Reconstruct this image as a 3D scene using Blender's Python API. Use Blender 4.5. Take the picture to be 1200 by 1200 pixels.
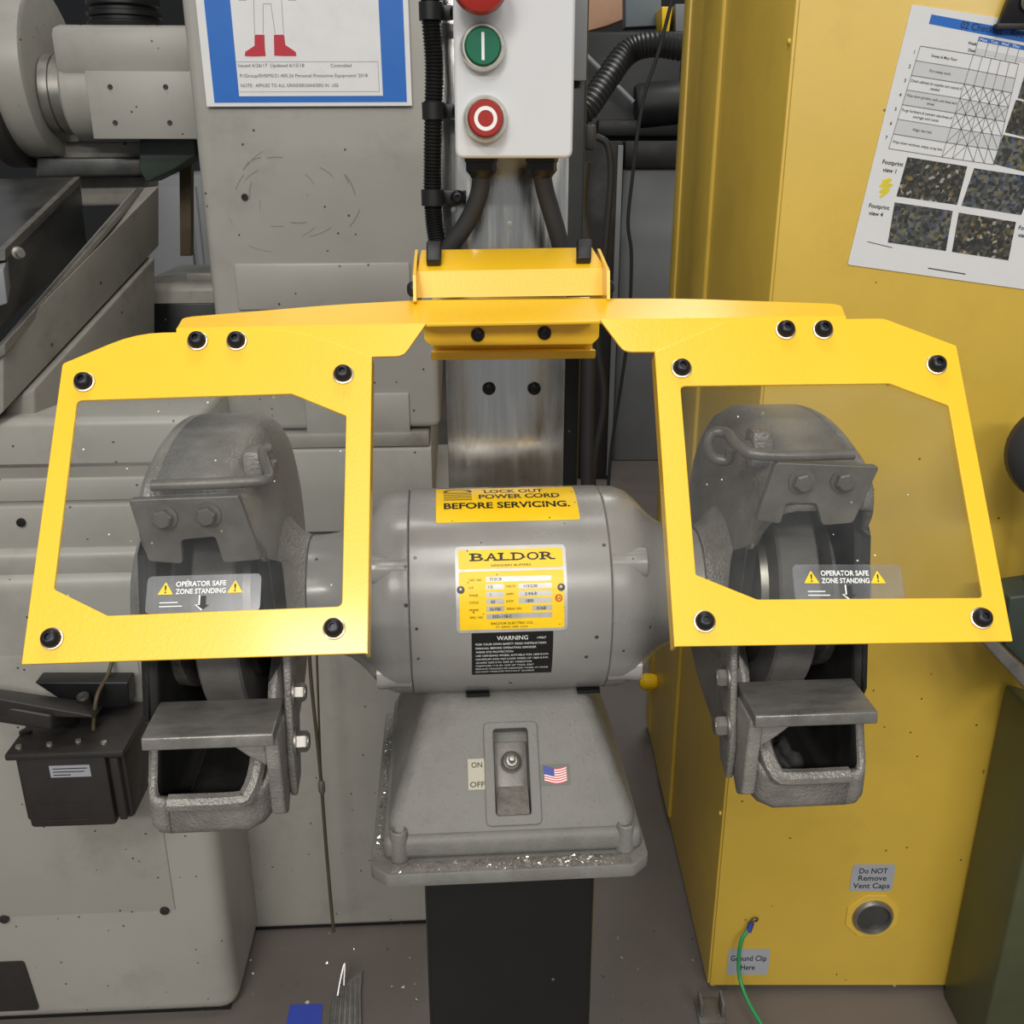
import bpy, bmesh, math, random
from mathutils import Vector, Matrix
random.seed(7)
for o in list(bpy.data.objects): bpy.data.objects.remove(o)
scene = bpy.context.scene
COL = scene.collection

# ------------------------------------------------------------------ camera, world, lights, exposure
TH = math.radians(20.4); FPX = 1150.0
CAM = Vector((0, -0.80, 1.37))
cd = bpy.data.cameras.new('camera'); cam = bpy.data.objects.new('camera', cd); COL.objects.link(cam)
cd.sensor_width = 36; cd.lens = 36 * FPX / 1200; cd.clip_start = 0.02
cam.location = CAM; cam.rotation_euler = (math.pi / 2 - TH, 0, 0)
scene.camera = cam
w = bpy.data.worlds.new('shop_air'); scene.world = w; w.use_nodes = True
w.node_tree.nodes['Background'].inputs[0].default_value = (0.90, 0.95, 1.0, 1)
w.node_tree.nodes['Background'].inputs[1].default_value = 0.30
vs = scene.view_settings
vs.view_transform = 'Standard'; vs.look = 'None'; vs.gamma = 1; vs.use_curve_mapping = False
vs.exposure = -0.17

def area(name, loc, sx, sy, watts, tgt=None, col=(1, .97, .92)):
    l = bpy.data.lights.new(name, 'AREA'); l.shape = 'RECTANGLE'; l.size = sx; l.size_y = sy; l.energy = watts; l.color = col
    o = bpy.data.objects.new(name, l); COL.objects.link(o); o.location = loc
    if tgt is not None:
        o.rotation_euler = (Vector(tgt) - Vector(loc)).to_track_quat('-Z', 'Y').to_euler()
    return o
area('ceiling_light_a', (-0.63, -2.66, 3.6), 0.52, 0.66, 50)
area('ceiling_light_b', (0.08, -1.45, 3.6), 0.5, 1.0, 21)
area('ceiling_light_c', (-0.2, 0.45, 3.6), 1.3, 0.4, 20)
area('ceiling_light_e', (-1.4, -4.3, 3.6), 2.4, 0.5, 185)
area('ceiling_light_f', (1.6, -4.3, 3.6), 2.4, 0.5, 185)
area('ceiling_light_d', (1.2, 3.2, 3.6), 1.3, 0.4, 40)

# ------------------------------------------------------------------ frames
def ray(px, py):
    return Vector(((px - 600) / FPX, math.cos(TH) + (600 - py) / FPX * math.sin(TH), -math.sin(TH) + (600 - py) / FPX * math.cos(TH)))
class Frame:
    def __init__(s, M): s.M = M; s.I = M.inverted()
    def at(s, px, py, **k):
        """where the sight line through a photo pixel meets the frame's plane x=, y= or z="""
        ax, val = list(k.items())[0]; i = 'xyz'.index(ax)
        d = s.I.to_3x3() @ ray(px, py); p = s.I @ CAM
        return p + d * ((val - p[i]) / d[i])
    def pts(s, L, **k): return [s.at(x, y, **k) for x, y in L]
def yawed(loc, deg): return Frame(Matrix.Translation(loc) @ Matrix.Rotation(math.radians(deg), 4, 'Z'))
def axes(o, ex, ey):
    ex = Vector(ex).normalized(); ey = Vector(ey); ey = (ey - ex * ey.dot(ex)).normalized(); ez = ex.cross(ey)
    M = Matrix((ex, ey, ez)).transposed().to_4x4(); M.translation = o
    return M
WF = Frame(Matrix.Identity(4))
GF = yawed((-.006, 0, 1.0), 3.8)          # bench grinder: x along the spindle
PF = yawed((-.002, 0, 0), 3.0)            # post, control box
SF = yawed((0, .5, 0), 3.2)               # grey machine
_yw, _tl, _rl = .026, .671, .011          # shields: leaning plane
_n = Vector((math.sin(_yw), -math.cos(_yw), 0))
_eu = Vector((math.cos(_yw) * math.cos(_rl), math.sin(_yw) * math.cos(_rl), math.sin(_rl)))
HF = Frame(axes(Vector((0, -.088, 1.227)), _eu, Vector((0, 0, 1)) * math.cos(_tl) - _n * math.sin(_tl)))

# ------------------------------------------------------------------ mesh helpers
class B:
    def __init__(s): s.bm = bmesh.new()
    def add(s, bm2, M=None):
        me = bpy.data.meshes.new('t'); bm2.to_mesh(me); bm2.free()
        return s.mesh(me, M)
    def mesh(s, me, M=None, rm=True):
        if M is not None:
            me.transform(M)
        s.bm.from_mesh(me)
        if rm: bpy.data.meshes.remove(me)
        return s
    def box(s, c, d, bev=0, M=None, seg=2, vert=False):
        b = bmesh.new(); bmesh.ops.create_cube(b, size=1)
        for v in b.verts: v.co = Vector((v.co.x * d[0] + c[0], v.co.y * d[1] + c[1], v.co.z * d[2] + c[2]))
        if bev:
            es = [e for e in b.edges if (not vert) or abs((e.verts[0].co - e.verts[1].co).normalized().z) > .9]
            bmesh.ops.bevel(b, geom=es, offset=bev, segments=seg, profile=.5, affect='EDGES', clamp_overlap=True)
        return s.add(b, M)
    def span(s, a, c, bev=0, **k):
        return s.box([(a[i] + c[i]) / 2 for i in range(3)], [abs(c[i] - a[i]) for i in range(3)], bev, **k)
    def hexa(s, q0, q1, bev=0):
        b = bmesh.new(); A = [b.verts.new(p) for p in q0]; C = [b.verts.new(p) for p in q1]; n = len(A)
        b.faces.new(A[::-1]); b.faces.new(C)
        for i in range(n): b.faces.new((A[i], A[(i + 1) % n], C[(i + 1) % n], C[i]))
        bmesh.ops.recalc_face_normals(b, faces=b.faces)
        if bev: bmesh.ops.bevel(b, geom=list(b.edges), offset=bev, segments=3, profile=.5, affect='EDGES', clamp_overlap=True)
        return s.add(b)
    def prism(s, pts, off, bev=0):
        off = Vector(off); return s.hexa([Vector(p) for p in pts], [Vector(p) + off for p in pts], bev)
    def lathe(s, prof, o, d, seg=32, M=None):
        """prof: (distance along d, radius)"""
        d = Vector(d).normalized(); u = d.orthogonal().normalized(); v = d.cross(u); o = Vector(o)
        b = bmesh.new(); rings = []
        for a, r in prof:
            if r < 1e-6: rings.append([b.verts.new(o + d * a)])
            else: rings.append([b.verts.new(o + d * a + (u * math.cos(t) + v * math.sin(t)) * r) for t in [2 * math.pi * i / seg for i in range(seg)]])
        for p, q in zip(rings, rings[1:]):
            for i in range(seg):
                j = (i + 1) % seg
                f = [p[i % len(p)], p[j % len(p)], q[j % len(q)], q[i % len(q)]]
                f2 = []
                for x in f:
                    if x not in f2: f2.append(x)
                if len(f2) > 2: b.faces.new(f2)
        for rg, fl in ((rings[0], 1), (rings[-1], 0)):
            if len(rg) > 1: b.faces.new(rg[::-1] if fl else rg)
        bmesh.ops.recalc_face_normals(b, faces=b.faces)
        return s.add(b, M)
    def tube(s, path, r, seg=10, sub=0, closed=False):
        P = [Vector(p) for p in path]
        if sub: P = smooth_path(P, sub, closed)
        b = bmesh.new(); rings = []; n = len(P); up = None
        for i, p in enumerate(P):
            if closed: t = (P[(i + 1) % n] - P[i - 1]).normalized()
            else: t = (P[min(i + 1, n - 1)] - P[max(i - 1, 0)]).normalized()
            if up is None: up = t.orthogonal().normalized()
            up = (up - t * up.dot(t)).normalized(); v = t.cross(up)
            rr = r(i / (n - 1)) if callable(r) else r
            rings.append([b.verts.new(p + (up * math.cos(a) + v * math.sin(a)) * rr) for a in [2 * math.pi * k / seg for k in range(seg)]])
        for p, q in (zip(rings, rings[1:] + rings[:1]) if closed else zip(rings, rings[1:])):
            for i in range(seg): b.faces.new((p[i], p[(i + 1) % seg], q[(i + 1) % seg], q[i]))
        if not closed: b.faces.new(rings[0][::-1]); b.faces.new(rings[-1])
        bmesh.ops.recalc_face_normals(b, faces=b.faces)
        return s.add(b)
    def done(s, name='mesh', ang=38):
        me = bpy.data.meshes.new(name); s.bm.to_mesh(me); s.bm.free()
        if ang:
            for p in me.polygons: p.use_smooth = True
            me.set_sharp_from_angle(angle=math.radians(ang))
        return me
def smooth_path(P, sub, closed=False):
    out = []; n = len(P)
    for i in range(n if closed else n - 1):
        p0 = P[i - 1] if (closed or i > 0) else P[0] * 2 - P[1]
        p1 = P[i]; p2 = P[(i + 1) % n]; p3 = P[(i + 2) % n] if (closed or i + 2 < n) else P[-1] * 2 - P[-2]
        for k in range(sub):
            t = k / sub
            out.append(.5 * ((2 * p1) + (p2 - p0) * t + (2 * p0 - 5 * p1 + 4 * p2 - p3) * t * t + (3 * p1 - p0 - 3 * p2 + p3) * t ** 3))
    if not closed: out.append(P[-1])
    return out
def curve_mesh(loops, thick, bev=0):
    c = bpy.data.curves.new('c', 'CURVE'); c.dimensions = '2D'; c.fill_mode = 'BOTH'
    for L in loops:
        s = c.splines.new('POLY'); s.points.add(len(L) - 1); s.use_cyclic_u = True
        for p, q in zip(s.points, L): p.co = (q[0], q[1], 0, 1)
    c.extrude = max(thick / 2 - bev, 0); c.bevel_depth = bev; c.bevel_resolution = 1; c.offset = -bev
    o = bpy.data.objects.new('c', c); me = bpy.data.meshes.new_from_object(o)
    bpy.data.objects.remove(o); bpy.data.curves.remove(c)
    return me
def rnd(pts, r, n=4):
    """polygon with rounded corners; r a number or a list"""
    out = []; N = len(pts)
    for i in range(N):
        p = Vector(pts[i][:2]); a = Vector(pts[i - 1][:2]); c = Vector(pts[(i + 1) % N][:2])
        ri = r[i] if isinstance(r, (list, tuple)) else r
        da = (a - p); dc = (c - p); t = min(ri, da.length * .45, dc.length * .45)
        if t < 1e-6: out.append(p); continue
        A = p + da.normalized() * t; Cc = p + dc.normalized() * t
        for k in range(n + 1):
            s = k / n; out.append(A * (1 - s) ** 2 + p * 2 * s * (1 - s) + Cc * s * s)
    return out
def rect(x0, y0, x1, y1): return [(x0, y0), (x1, y0), (x1, y1), (x0, y1)]
def plate(pts, thick, holes=(), r=0, hr=0, bev=0, M=None, z=0):
    b = B(); b.mesh(curve_mesh([rnd(pts, r)] + [rnd(h, hr) for h in holes], thick, bev), Matrix.Translation((0, 0, z)) if M is None else M @ Matrix.Translation((0, 0, z)))
    return b
def text_mesh(body, h=1.0, width=None, bold=0.0, ext=0.0, shear=0, spacing=1, align='CENTER'):
    """lettering in the xy plane, capitals h tall, squeezed to a width"""
    c = bpy.data.curves.new('f', 'FONT'); c.body = body; c.size = 1; c.offset = bold; c.extrude = ext / h if h else 0; c.align_x = 'LEFT'; c.shear = shear; c.space_character = spacing; c.resolution_u = 3
    o = bpy.data.objects.new('f', c); me = bpy.data.meshes.new_from_object(o)
    bpy.data.objects.remove(o); bpy.data.curves.remove(c)
    if not me.vertices: return me
    xs = [v.co.x for v in me.vertices]; x0, x1 = min(xs), max(xs)
    sx = h / .69 if width is None else width / (x1 - x0)
    ox = {'CENTER': (x0 + x1) / 2, 'LEFT': x0, 'RIGHT': x1}[align]
    for v in me.vertices: v.co = Vector(((v.co.x - ox) * sx, (v.co.y - .345) * h / .69, v.co.z * h / .69))
    return me

# ------------------------------------------------------------------ objects
def obj(name, b, mat, parent=None, ang=38, **props):
    me = b.done(name, ang) if isinstance(b, B) else b
    me.name = name
    o = bpy.data.objects.new(name, me); COL.objects.link(o)
    if mat is not None:
        me.materials.clear(); me.materials.append(mat)
    if parent is not None: o.parent = parent
    for k, v in props.items(): o[k] = v
    return o
def thing(name, label, cat, M=None, **props):
    o = bpy.data.objects.new(name, None); COL.objects.link(o); o.empty_display_size = .05
    if M is not None: o.matrix_world = M
    o['label'] = label; o['category'] = cat
    for k, v in props.items(): o[k] = v
    return o
def tag(o, label, cat, **props):
    o['label'] = label; o['category'] = cat
    for k, v in props.items(): o[k] = v
    return o
def inst(name, me, parent, M, mat=None):
    o = bpy.data.objects.new(name, me); COL.objects.link(o); o.parent = parent; o.matrix_local = M
    return o

# ------------------------------------------------------------------ materials
def lin(c): return tuple((x / 12.92 if x <= .04045 else ((x + .055) / 1.055) ** 2.4) for x in [v / 255 for v in c]) + (1,)
def mat(name, col, rough=.5, metal=0.0, var=.12, vs_=6, bump=0.0, bs=300, spots=None, spot_amt=.04, spot_scale=90, stain=None, stain_amt=.3, stain_scale=4, coat=0, stretch=None, rvar=.1):
    m = bpy.data.materials.new(name); m.use_nodes = True; nt = m.node_tree; N = nt.nodes; L = nt.links
    p = N['Principled BSDF']; p.inputs['Roughness'].default_value = rough; p.inputs['Metallic'].default_value = metal
    if coat: p.inputs['Coat Weight'].default_value = coat; p.inputs['Coat Roughness'].default_value = .15
    tc = N.new('ShaderNodeTexCoord'); src = tc.outputs['Object']
    if stretch:
        mp = N.new('ShaderNodeMapping'); mp.inputs['Scale'].default_value = stretch; L.new(src, mp.inputs['Vector']); src = mp.outputs['Vector']
    c = lin(col)
    n1 = N.new('ShaderNodeTexNoise'); n1.inputs['Scale'].default_value = vs_; n1.inputs['Detail'].default_value = 6; n1.inputs['Roughness'].default_value = .65; L.new(src, n1.inputs['Vector'])
    mr = N.new('ShaderNodeMapRange'); mr.inputs['From Min'].default_value = .3; mr.inputs['From Max'].default_value = .7; mr.inputs['To Min'].default_value = 1 - var; mr.inputs['To Max'].default_value = 1 + var; L.new(n1.outputs['Fac'], mr.inputs['Value'])
    vm = N.new('ShaderNodeVectorMath'); vm.operation = 'SCALE'; vm.inputs[0].default_value = c[:3]; L.new(mr.outputs[0], vm.inputs['Scale'])
    out = vm.outputs[0]
    def mixin(fac, colr):
        nonlocal out
        mx = N.new('ShaderNodeMix'); mx.data_type = 'RGBA'; L.new(fac, mx.inputs[0]); L.new(out, mx.inputs[6]); mx.inputs[7].default_value = lin(colr); out = mx.outputs[2]
    if stain:
        n2 = N.new('ShaderNodeTexNoise'); n2.inputs['Scale'].default_value = stain_scale; n2.inputs['Detail'].default_value = 8; n2.inputs['Roughness'].default_value = .7; L.new(src, n2.inputs['Vector'])
        r2 = N.new('ShaderNodeMapRange'); r2.inputs['From Min'].default_value = .52; r2.inputs['From Max'].default_value = .75; r2.inputs['To Max'].default_value = stain_amt * 2; r2.clamp = True; L.new(n2.outputs['Fac'], r2.inputs['Value']); mixin(r2.outputs[0], stain)
    if spots:
        vo = N.new('ShaderNodeTexVoronoi'); vo.inputs['Scale'].default_value = spot_scale; L.new(tc.outputs['Object'], vo.inputs['Vector'])
        sep = N.new('ShaderNodeSeparateColor'); L.new(vo.outputs['Color'], sep.inputs[0])
        lt = N.new('ShaderNodeMath'); lt.operation = 'LESS_THAN'; lt.inputs[1].default_value = spot_amt; L.new(sep.outputs[0], lt.inputs[0])
        ds = N.new('ShaderNodeMath'); ds.operation = 'LESS_THAN'; ds.inputs[1].default_value = .22; L.new(vo.outputs['Distance'], ds.inputs[0])
        mu = N.new('ShaderNodeMath'); mu.operation = 'MULTIPLY'; L.new(lt.outputs[0], mu.inputs[0]); L.new(ds.outputs[0], mu.inputs[1]); mixin(mu.outputs[0], spots)
    L.new(out, p.inputs['Base Color'])
    if rvar:
        r3 = N.new('ShaderNodeMapRange'); r3.inputs['From Min'].default_value = .3; r3.inputs['From Max'].default_value = .7; r3.inputs['To Min'].default_value = max(rough - rvar, .03); r3.inputs['To Max'].default_value = min(rough + rvar, 1); L.new(n1.outputs['Fac'], r3.inputs['Value']); L.new(r3.outputs[0], p.inputs['Roughness'])
    if bump:
        n4 = N.new('ShaderNodeTexNoise'); n4.inputs['Scale'].default_value = bs; n4.inputs['Detail'].default_value = 3; L.new(src, n4.inputs['Vector'])
        bp = N.new('ShaderNodeBump'); bp.inputs['Strength'].default_value = bump; bp.inputs['Distance'].default_value = .002; L.new(n4.outputs['Fac'], bp.inputs['Height']); L.new(bp.outputs[0], p.inputs['Normal'])
    return m
def flat(name, col, rough=.6, metal=0): return mat(name, col, rough, metal, var=.04, vs_=30, rvar=0)
def clear(name, tint, base, rough=.03, dirt=.05):
    m = bpy.data.materials.new(name); m.use_nodes = True; nt = m.node_tree; N = nt.nodes; L = nt.links
    for n in list(N):
        if n.type != 'OUTPUT_MATERIAL': N.remove(n)
    out = [n for n in N if n.type == 'OUTPUT_MATERIAL'][0]
    t = N.new('ShaderNodeBsdfTransparent'); t.inputs[0].default_value = tint
    g = N.new('ShaderNodeBsdfGlossy'); g.inputs['Roughness'].default_value = rough; g.inputs[0].default_value = (1, 1, 1, 1)
    fr = N.new('ShaderNodeFresnel'); fr.inputs[0].default_value = 1.45
    mul = N.new('ShaderNodeMath'); mul.operation = 'MULTIPLY'; mul.inputs[1].default_value = base; L.new(fr.outputs[0], mul.inputs[0])
    mx = N.new('ShaderNodeMixShader'); L.new(mul.outputs[0], mx.inputs[0]); L.new(t.outputs[0], mx.inputs[1]); L.new(g.outputs[0], mx.inputs[2])
    d = N.new('ShaderNodeBsdfDiffuse'); d.inputs[0].default_value = (.7, .7, .68, 1)
    tc = N.new('ShaderNodeTexCoord'); no = N.new('ShaderNodeTexNoise'); no.inputs['Scale'].default_value = 14; no.inputs['Detail'].default_value = 8; L.new(tc.outputs['Object'], no.inputs['Vector'])
    mr = N.new('ShaderNodeMapRange'); mr.inputs['From Min'].default_value = .4; mr.inputs['From Max'].default_value = .8; mr.inputs['To Min'].default_value = dirt * .3; mr.inputs['To Max'].default_value = dirt * 2.2; L.new(no.outputs['Fac'], mr.inputs['Value'])
    vo = N.new('ShaderNodeTexVoronoi'); vo.inputs['Scale'].default_value = 260; L.new(tc.outputs['Object'], vo.inputs['Vector'])
    sep = N.new('ShaderNodeSeparateColor'); L.new(vo.outputs['Color'], sep.inputs[0])
    a = N.new('ShaderNodeMath'); a.operation = 'LESS_THAN'; a.inputs[1].default_value = .006; L.new(sep.outputs[0], a.inputs[0])
    b = N.new('ShaderNodeMath'); b.operation = 'LESS_THAN'; b.inputs[1].default_value = .18; L.new(vo.outputs['Distance'], b.inputs[0])
    ab = N.new('ShaderNodeMath'); ab.operation = 'MULTIPLY'; L.new(a.outputs[0], ab.inputs[0]); L.new(b.outputs[0], ab.inputs[1])
    mxm = N.new('ShaderNodeMath'); mxm.operation = 'MAXIMUM'; L.new(mr.outputs[0], mxm.inputs[0]); L.new(ab.outputs[0], mxm.inputs[1])
    m2 = N.new('ShaderNodeMixShader'); L.new(mxm.outputs[0], m2.inputs[0]); L.new(mx.outputs[0], m2.inputs[1]); L.new(d.outputs[0], m2.inputs[2])
    L.new(m2.outputs[0], out.inputs[0])
    return m
M = {}
M['yellow'] = mat('yellow_powder_coat', (246, 194, 34), .36, var=.02, bump=.10, bs=420, rvar=.04, coat=.4)
M['cabinet'] = mat('cabinet_yellow_paint', (211, 176, 68), .38, var=.06, vs_=3, bump=.05, bs=120, spots=(110, 86, 30), spot_amt=.012, spot_scale=120, stain=(150, 118, 32), stain_amt=.12)
M['castiron'] = mat('dark_cast_iron', (136, 132, 126), .33, .2, var=.3, vs_=22, bump=.6, bs=420, spots=(190, 188, 180), spot_amt=.005, spot_scale=260, stain=(92, 88, 82), stain_amt=.3, stain_scale=14)
M['castdark'] = mat('worn_dark_steel', (108, 104, 99), .42, .3, var=.25, vs_=30, bump=.15, bs=300, spots=(190, 186, 180), spot_amt=.004, spot_scale=260)
M['motor'] = mat('motor_grey_paint', (146, 144, 140), .27, .05, var=.08, vs_=9, bump=.05, bs=90, spots=(70, 62, 54), spot_amt=.06, spot_scale=130, stain=(120, 104, 84), stain_amt=.12, stain_scale=9)
M['base'] = mat('base_grey_paint', (116, 114, 109), .6, 0, var=.16, vs_=30, bump=.2, bs=380, spots=(92, 87, 80), spot_amt=.12, spot_scale=420, stain=(88, 80, 70), stain_amt=.3, stain_scale=13)
M['machine'] = mat('machine_grey_enamel', (158, 155, 147), .42, 0, var=.05, vs_=4, bump=.04, bs=60, spots=(76, 71, 65), spot_amt=.03, spot_scale=120, stain=(112, 106, 97), stain_amt=.2, stain_scale=6)
M['machine2'] = mat('machine_grey_enamel_worn', (138, 134, 126), .45, 0, var=.1, vs_=7, bump=.05, bs=60, spots=(60, 56, 50), spot_amt=.03, spot_scale=80, stain=(84, 78, 70), stain_amt=.3, stain_scale=9)
M['alu'] = mat('brushed_aluminium', (205, 202, 196), .19, 1.0, var=.14, vs_=5, bump=.05, bs=60, stretch=(22, 22, 1.2))
M['rest'] = mat('worn_rest_steel', (128, 125, 120), .34, .45, var=.25, vs_=34, bump=.12, bs=260, stretch=(1, 3, 1))
M['scuff'] = flat('scuff_grey', (128, 124, 116), .6)
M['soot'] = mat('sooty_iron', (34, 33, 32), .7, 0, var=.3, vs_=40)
M['steel'] = mat('bare_steel', (150, 146, 140), .42, .8, var=.15, vs_=20)
M['zinc'] = mat('zinc_washer', (215, 212, 200), .3, .85, var=.08, vs_=40)
M['blackbolt'] = mat('black_oxide_bolt', (38, 37, 42), .38, .5, var=.1, vs_=60)
M['black'] = mat('black_plastic', (17, 17, 18), .42, 0, var=.12, vs_=20)
M['rubber'] = mat('black_rubber', (40, 40, 41), .6, 0, var=.12, vs_=20)
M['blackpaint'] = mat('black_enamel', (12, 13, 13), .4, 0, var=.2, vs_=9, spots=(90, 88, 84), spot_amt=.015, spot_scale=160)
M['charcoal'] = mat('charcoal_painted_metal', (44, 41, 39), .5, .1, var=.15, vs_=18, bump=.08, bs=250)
M['whitebox'] = mat('light_grey_enclosure', (206, 207, 209), .42, 0, var=.02, vs_=8, stain=(190, 188, 184), stain_amt=.1)
M['red'] = flat('red_button_plastic', (158, 36, 28), .4)
M['green'] = flat('green_button_plastic', (12, 104, 74), .35)
M['white'] = flat('white_print', (235, 235, 232), .5)
M['paper'] = mat('laminated_paper', (226, 225, 224), .3, 0, var=.02, vs_=30, bump=.02, bs=30, rvar=.05)
M['blue'] = flat('blue_print', (28, 104, 190), .4)
M['bootred'] = flat('red_print', (186, 34, 52), .5)
M['ink'] = flat('black_print', (26, 24, 24), .55)
M['inkgrey'] = flat('grey_print', (120, 120, 122), .5)
M['shade'] = flat('table_grey_print', (205, 205, 205), .4)
M['labelyellow'] = mat('yellow_label', (250, 205, 20), .4, 0, var=.05, vs_=60, spots=(90, 70, 20), spot_amt=.05, spot_scale=260)
M['marker'] = flat('yellow_marker_ink', (222, 205, 60), .5)
M['stamp'] = mat('stamped_aluminium', (190, 188, 184), .42, .35, var=.1, vs_=60)
M['signgrey'] = flat('grey_sticker', (158, 160, 166), .5)
M['olive'] = mat('olive_green_machine_paint', (72, 76, 52), .42, 0, var=.15, vs_=7, spots=(150, 148, 120), spot_amt=.012, spot_scale=60)
M['greensteel'] = mat('dark_green_paint', (52, 62, 54), .45, 0, var=.15, vs_=9)
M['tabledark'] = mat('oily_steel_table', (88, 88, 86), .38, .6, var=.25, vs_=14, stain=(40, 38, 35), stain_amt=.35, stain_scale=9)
M['wheel'] = mat('grey_abrasive', (104, 101, 98), .85, 0, var=.15, vs_=60, bump=.5, bs=900)
M['ledge'] = mat('steel_wheel_flange', (150, 146, 138), .35, .8, var=.15, vs_=30)
M['floor'] = mat('sealed_concrete', (102, 95, 90), .45, 0, var=.16, vs_=3, bump=.05, bs=40, spots=(190, 186, 176), spot_amt=.012, spot_scale=60, stain=(82, 76, 72), stain_amt=.3, stain_scale=3)
M['wall'] = mat('dim_shop_wall', (52, 53, 54), .8, var=.1, vs_=2)
M['farcab'] = mat('pale_grey_cabinet', (128, 130, 132), .5, var=.08, vs_=3, spots=(70, 66, 60), spot_amt=.02, spot_scale=20)
M['duct'] = mat('black_ribbed_hose', (36, 36, 34), .4, 0, var=.2, vs_=12)
M['darkmachine'] = mat('oily_black_machine', (30, 30, 30), .5, 0, var=.3, vs_=9)
M['tan'] = flat('tan_board', (205, 160, 130), .7)
M['greypanel'] = flat('blue_grey_panel', (110, 118, 124), .6)
M['copper'] = mat('olive_rusty_post', (84, 72, 52), .6, .2, var=.2, vs_=12)
M['greenwire'] = flat('green_wire', (40, 140, 80), .4)
M['wire'] = mat('dull_steel_wire', (104, 94, 78), .45, .6, var=.1, vs_=30)
M['bluetape'] = flat('blue_tape', (52, 72, 172), .5)
M['shim'] = mat('slatted_steel', (150, 148, 144), .35, .7, var=.2, vs_=40)
M['flagcard'] = flat('olive_grey_card', (92, 96, 84), .5)
M['navy'] = flat('navy_print', (48, 60, 140), .5)
M['flagred'] = flat('flag_red_print', (196, 50, 60), .5)
M['pane'] = clear('clear_polycarbonate', (.965, .97, .965, 1), .8, .04, .014)
M['sticker'] = clear('clear_sticker', (.86, .87, .9, 1), 1.6, .16, .10)
M['chip'] = mat('bright_metal_chip', (225, 222, 215), .22, .9, var=.2, vs_=80)
M['dust'] = mat('grinding_dust', (116, 110, 104), .8, 0, var=.35, vs_=120, bump=.6, bs=900)
M['photo_a'] = mat('dark_photo_print', (70, 68, 62), .3, 0, var=.9, vs_=130, spots=(196, 170, 70), spot_amt=.10, spot_scale=150, stain=(170, 165, 150), stain_amt=.45, stain_scale=70)
M['photo_b'] = mat('grey_photo_print', (92, 94, 92), .3, 0, var=.8, vs_=110, spots=(198, 172, 60), spot_amt=.10, spot_scale=110, stain=(38, 38, 38), stain_amt=.5, stain_scale=60)

def photo_mat(name, cols, sc):
    m = mat(name, (80, 80, 76), .3, 0, var=.5, vs_=150, rvar=0); nt = m.node_tree; N = nt.nodes; L = nt.links; p = N['Principled BSDF']
    old = p.inputs['Base Color'].links[0].from_socket; tc = [n for n in N if n.type == 'TEX_COORD'][0]
    vo = N.new('ShaderNodeTexVoronoi'); vo.distance = 'CHEBYCHEV'; vo.inputs['Scale'].default_value = sc; L.new(tc.outputs['Object'], vo.inputs['Vector'])
    se = N.new('ShaderNodeSeparateColor'); L.new(vo.outputs['Color'], se.inputs[0]); cr = N.new('ShaderNodeValToRGB'); cr.color_ramp.interpolation = 'CONSTANT'
    e = cr.color_ramp.elements
    while len(e) < len(cols): e.new(.5)
    for i, (pos, c) in enumerate(cols): e[i].position = pos; e[i].color = lin(c)
    L.new(se.outputs[0], cr.inputs[0]); mx = N.new('ShaderNodeMix'); mx.data_type = 'RGBA'; mx.inputs[0].default_value = .62; L.new(old, mx.inputs[6]); L.new(cr.outputs[0], mx.inputs[7]); L.new(mx.outputs[2], p.inputs['Base Color'])
    return m
M['photo_a'] = photo_mat('dark_photo_print', [(0, (28, 28, 28)), (.35, (60, 58, 50)), (.6, (96, 90, 76)), (.80, (150, 122, 56)), (.86, (190, 186, 172)), (.92, (36, 40, 48))], 260)
M['photo_b'] = photo_mat('grey_photo_print', [(0, (44, 46, 46)), (.3, (84, 86, 84)), (.6, (120, 120, 116)), (.8, (30, 30, 30)), (.90, (140, 126, 66)), (.96, (70, 90, 130))], 230)

# ------------------------------------------------------------------ bolts and other shared meshes
def hexbolt(r, h, washer=1.35, wh=.0015):
    b = B(); b.lathe([(0, r * washer), (wh, r * washer)], (0, 0, 0), (0, 0, 1), 20)
    b.lathe([(wh, r), (wh + h * .8, r), (wh + h, r * .82)], (0, 0, 0), (0, 0, 1), 6)
    b.lathe([(wh + h * .7, r * .78), (wh + h * 1.05, r * .74), (wh + h * 1.1, 0)], (0, 0, 0), (0, 0, 1), 18)
    return b
def button_bolt(r):
    b = B(); b.lathe([(0, r), (r * .25, r), (r * .62, r * .82), (r * .85, r * .5), (r * .85, r * .36), (r * .45, r * .34), (r * .45, 0)], (0, 0, 0), (0, 0, 1), 24)
    return b
def ring_washer(r0, r1, h):
    b = B(); b.lathe([(0, r1), (h, r1), (h * 1.2, r1 * .95), (h * 1.2, r0), (h * .5, r0)], (0, 0, 0), (0, 0, 1), 26); return b
def facing(p, z, x=(1, 0, 0)):
    """matrix at p whose z axis is z"""
    z = Vector(z).normalized(); x = Vector(x); x = (x - z * x.dot(z)).normalized(); y = z.cross(x)
    m = Matrix((x, y, z)).transposed().to_4x4(); m.translation = p; return m

# ================================================================== SETTING
def struct(name, b, m, ang=38): return obj(name, b, m, None, ang, kind='structure')
struct('floor', B().span((-4, -3, -.05), (4.5, 6.2, 0)), M['floor'])
struct('wall_back', B().span((-4, 6.1, 0), (4.5, 6.2, 4.2)), M['wall'])
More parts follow.
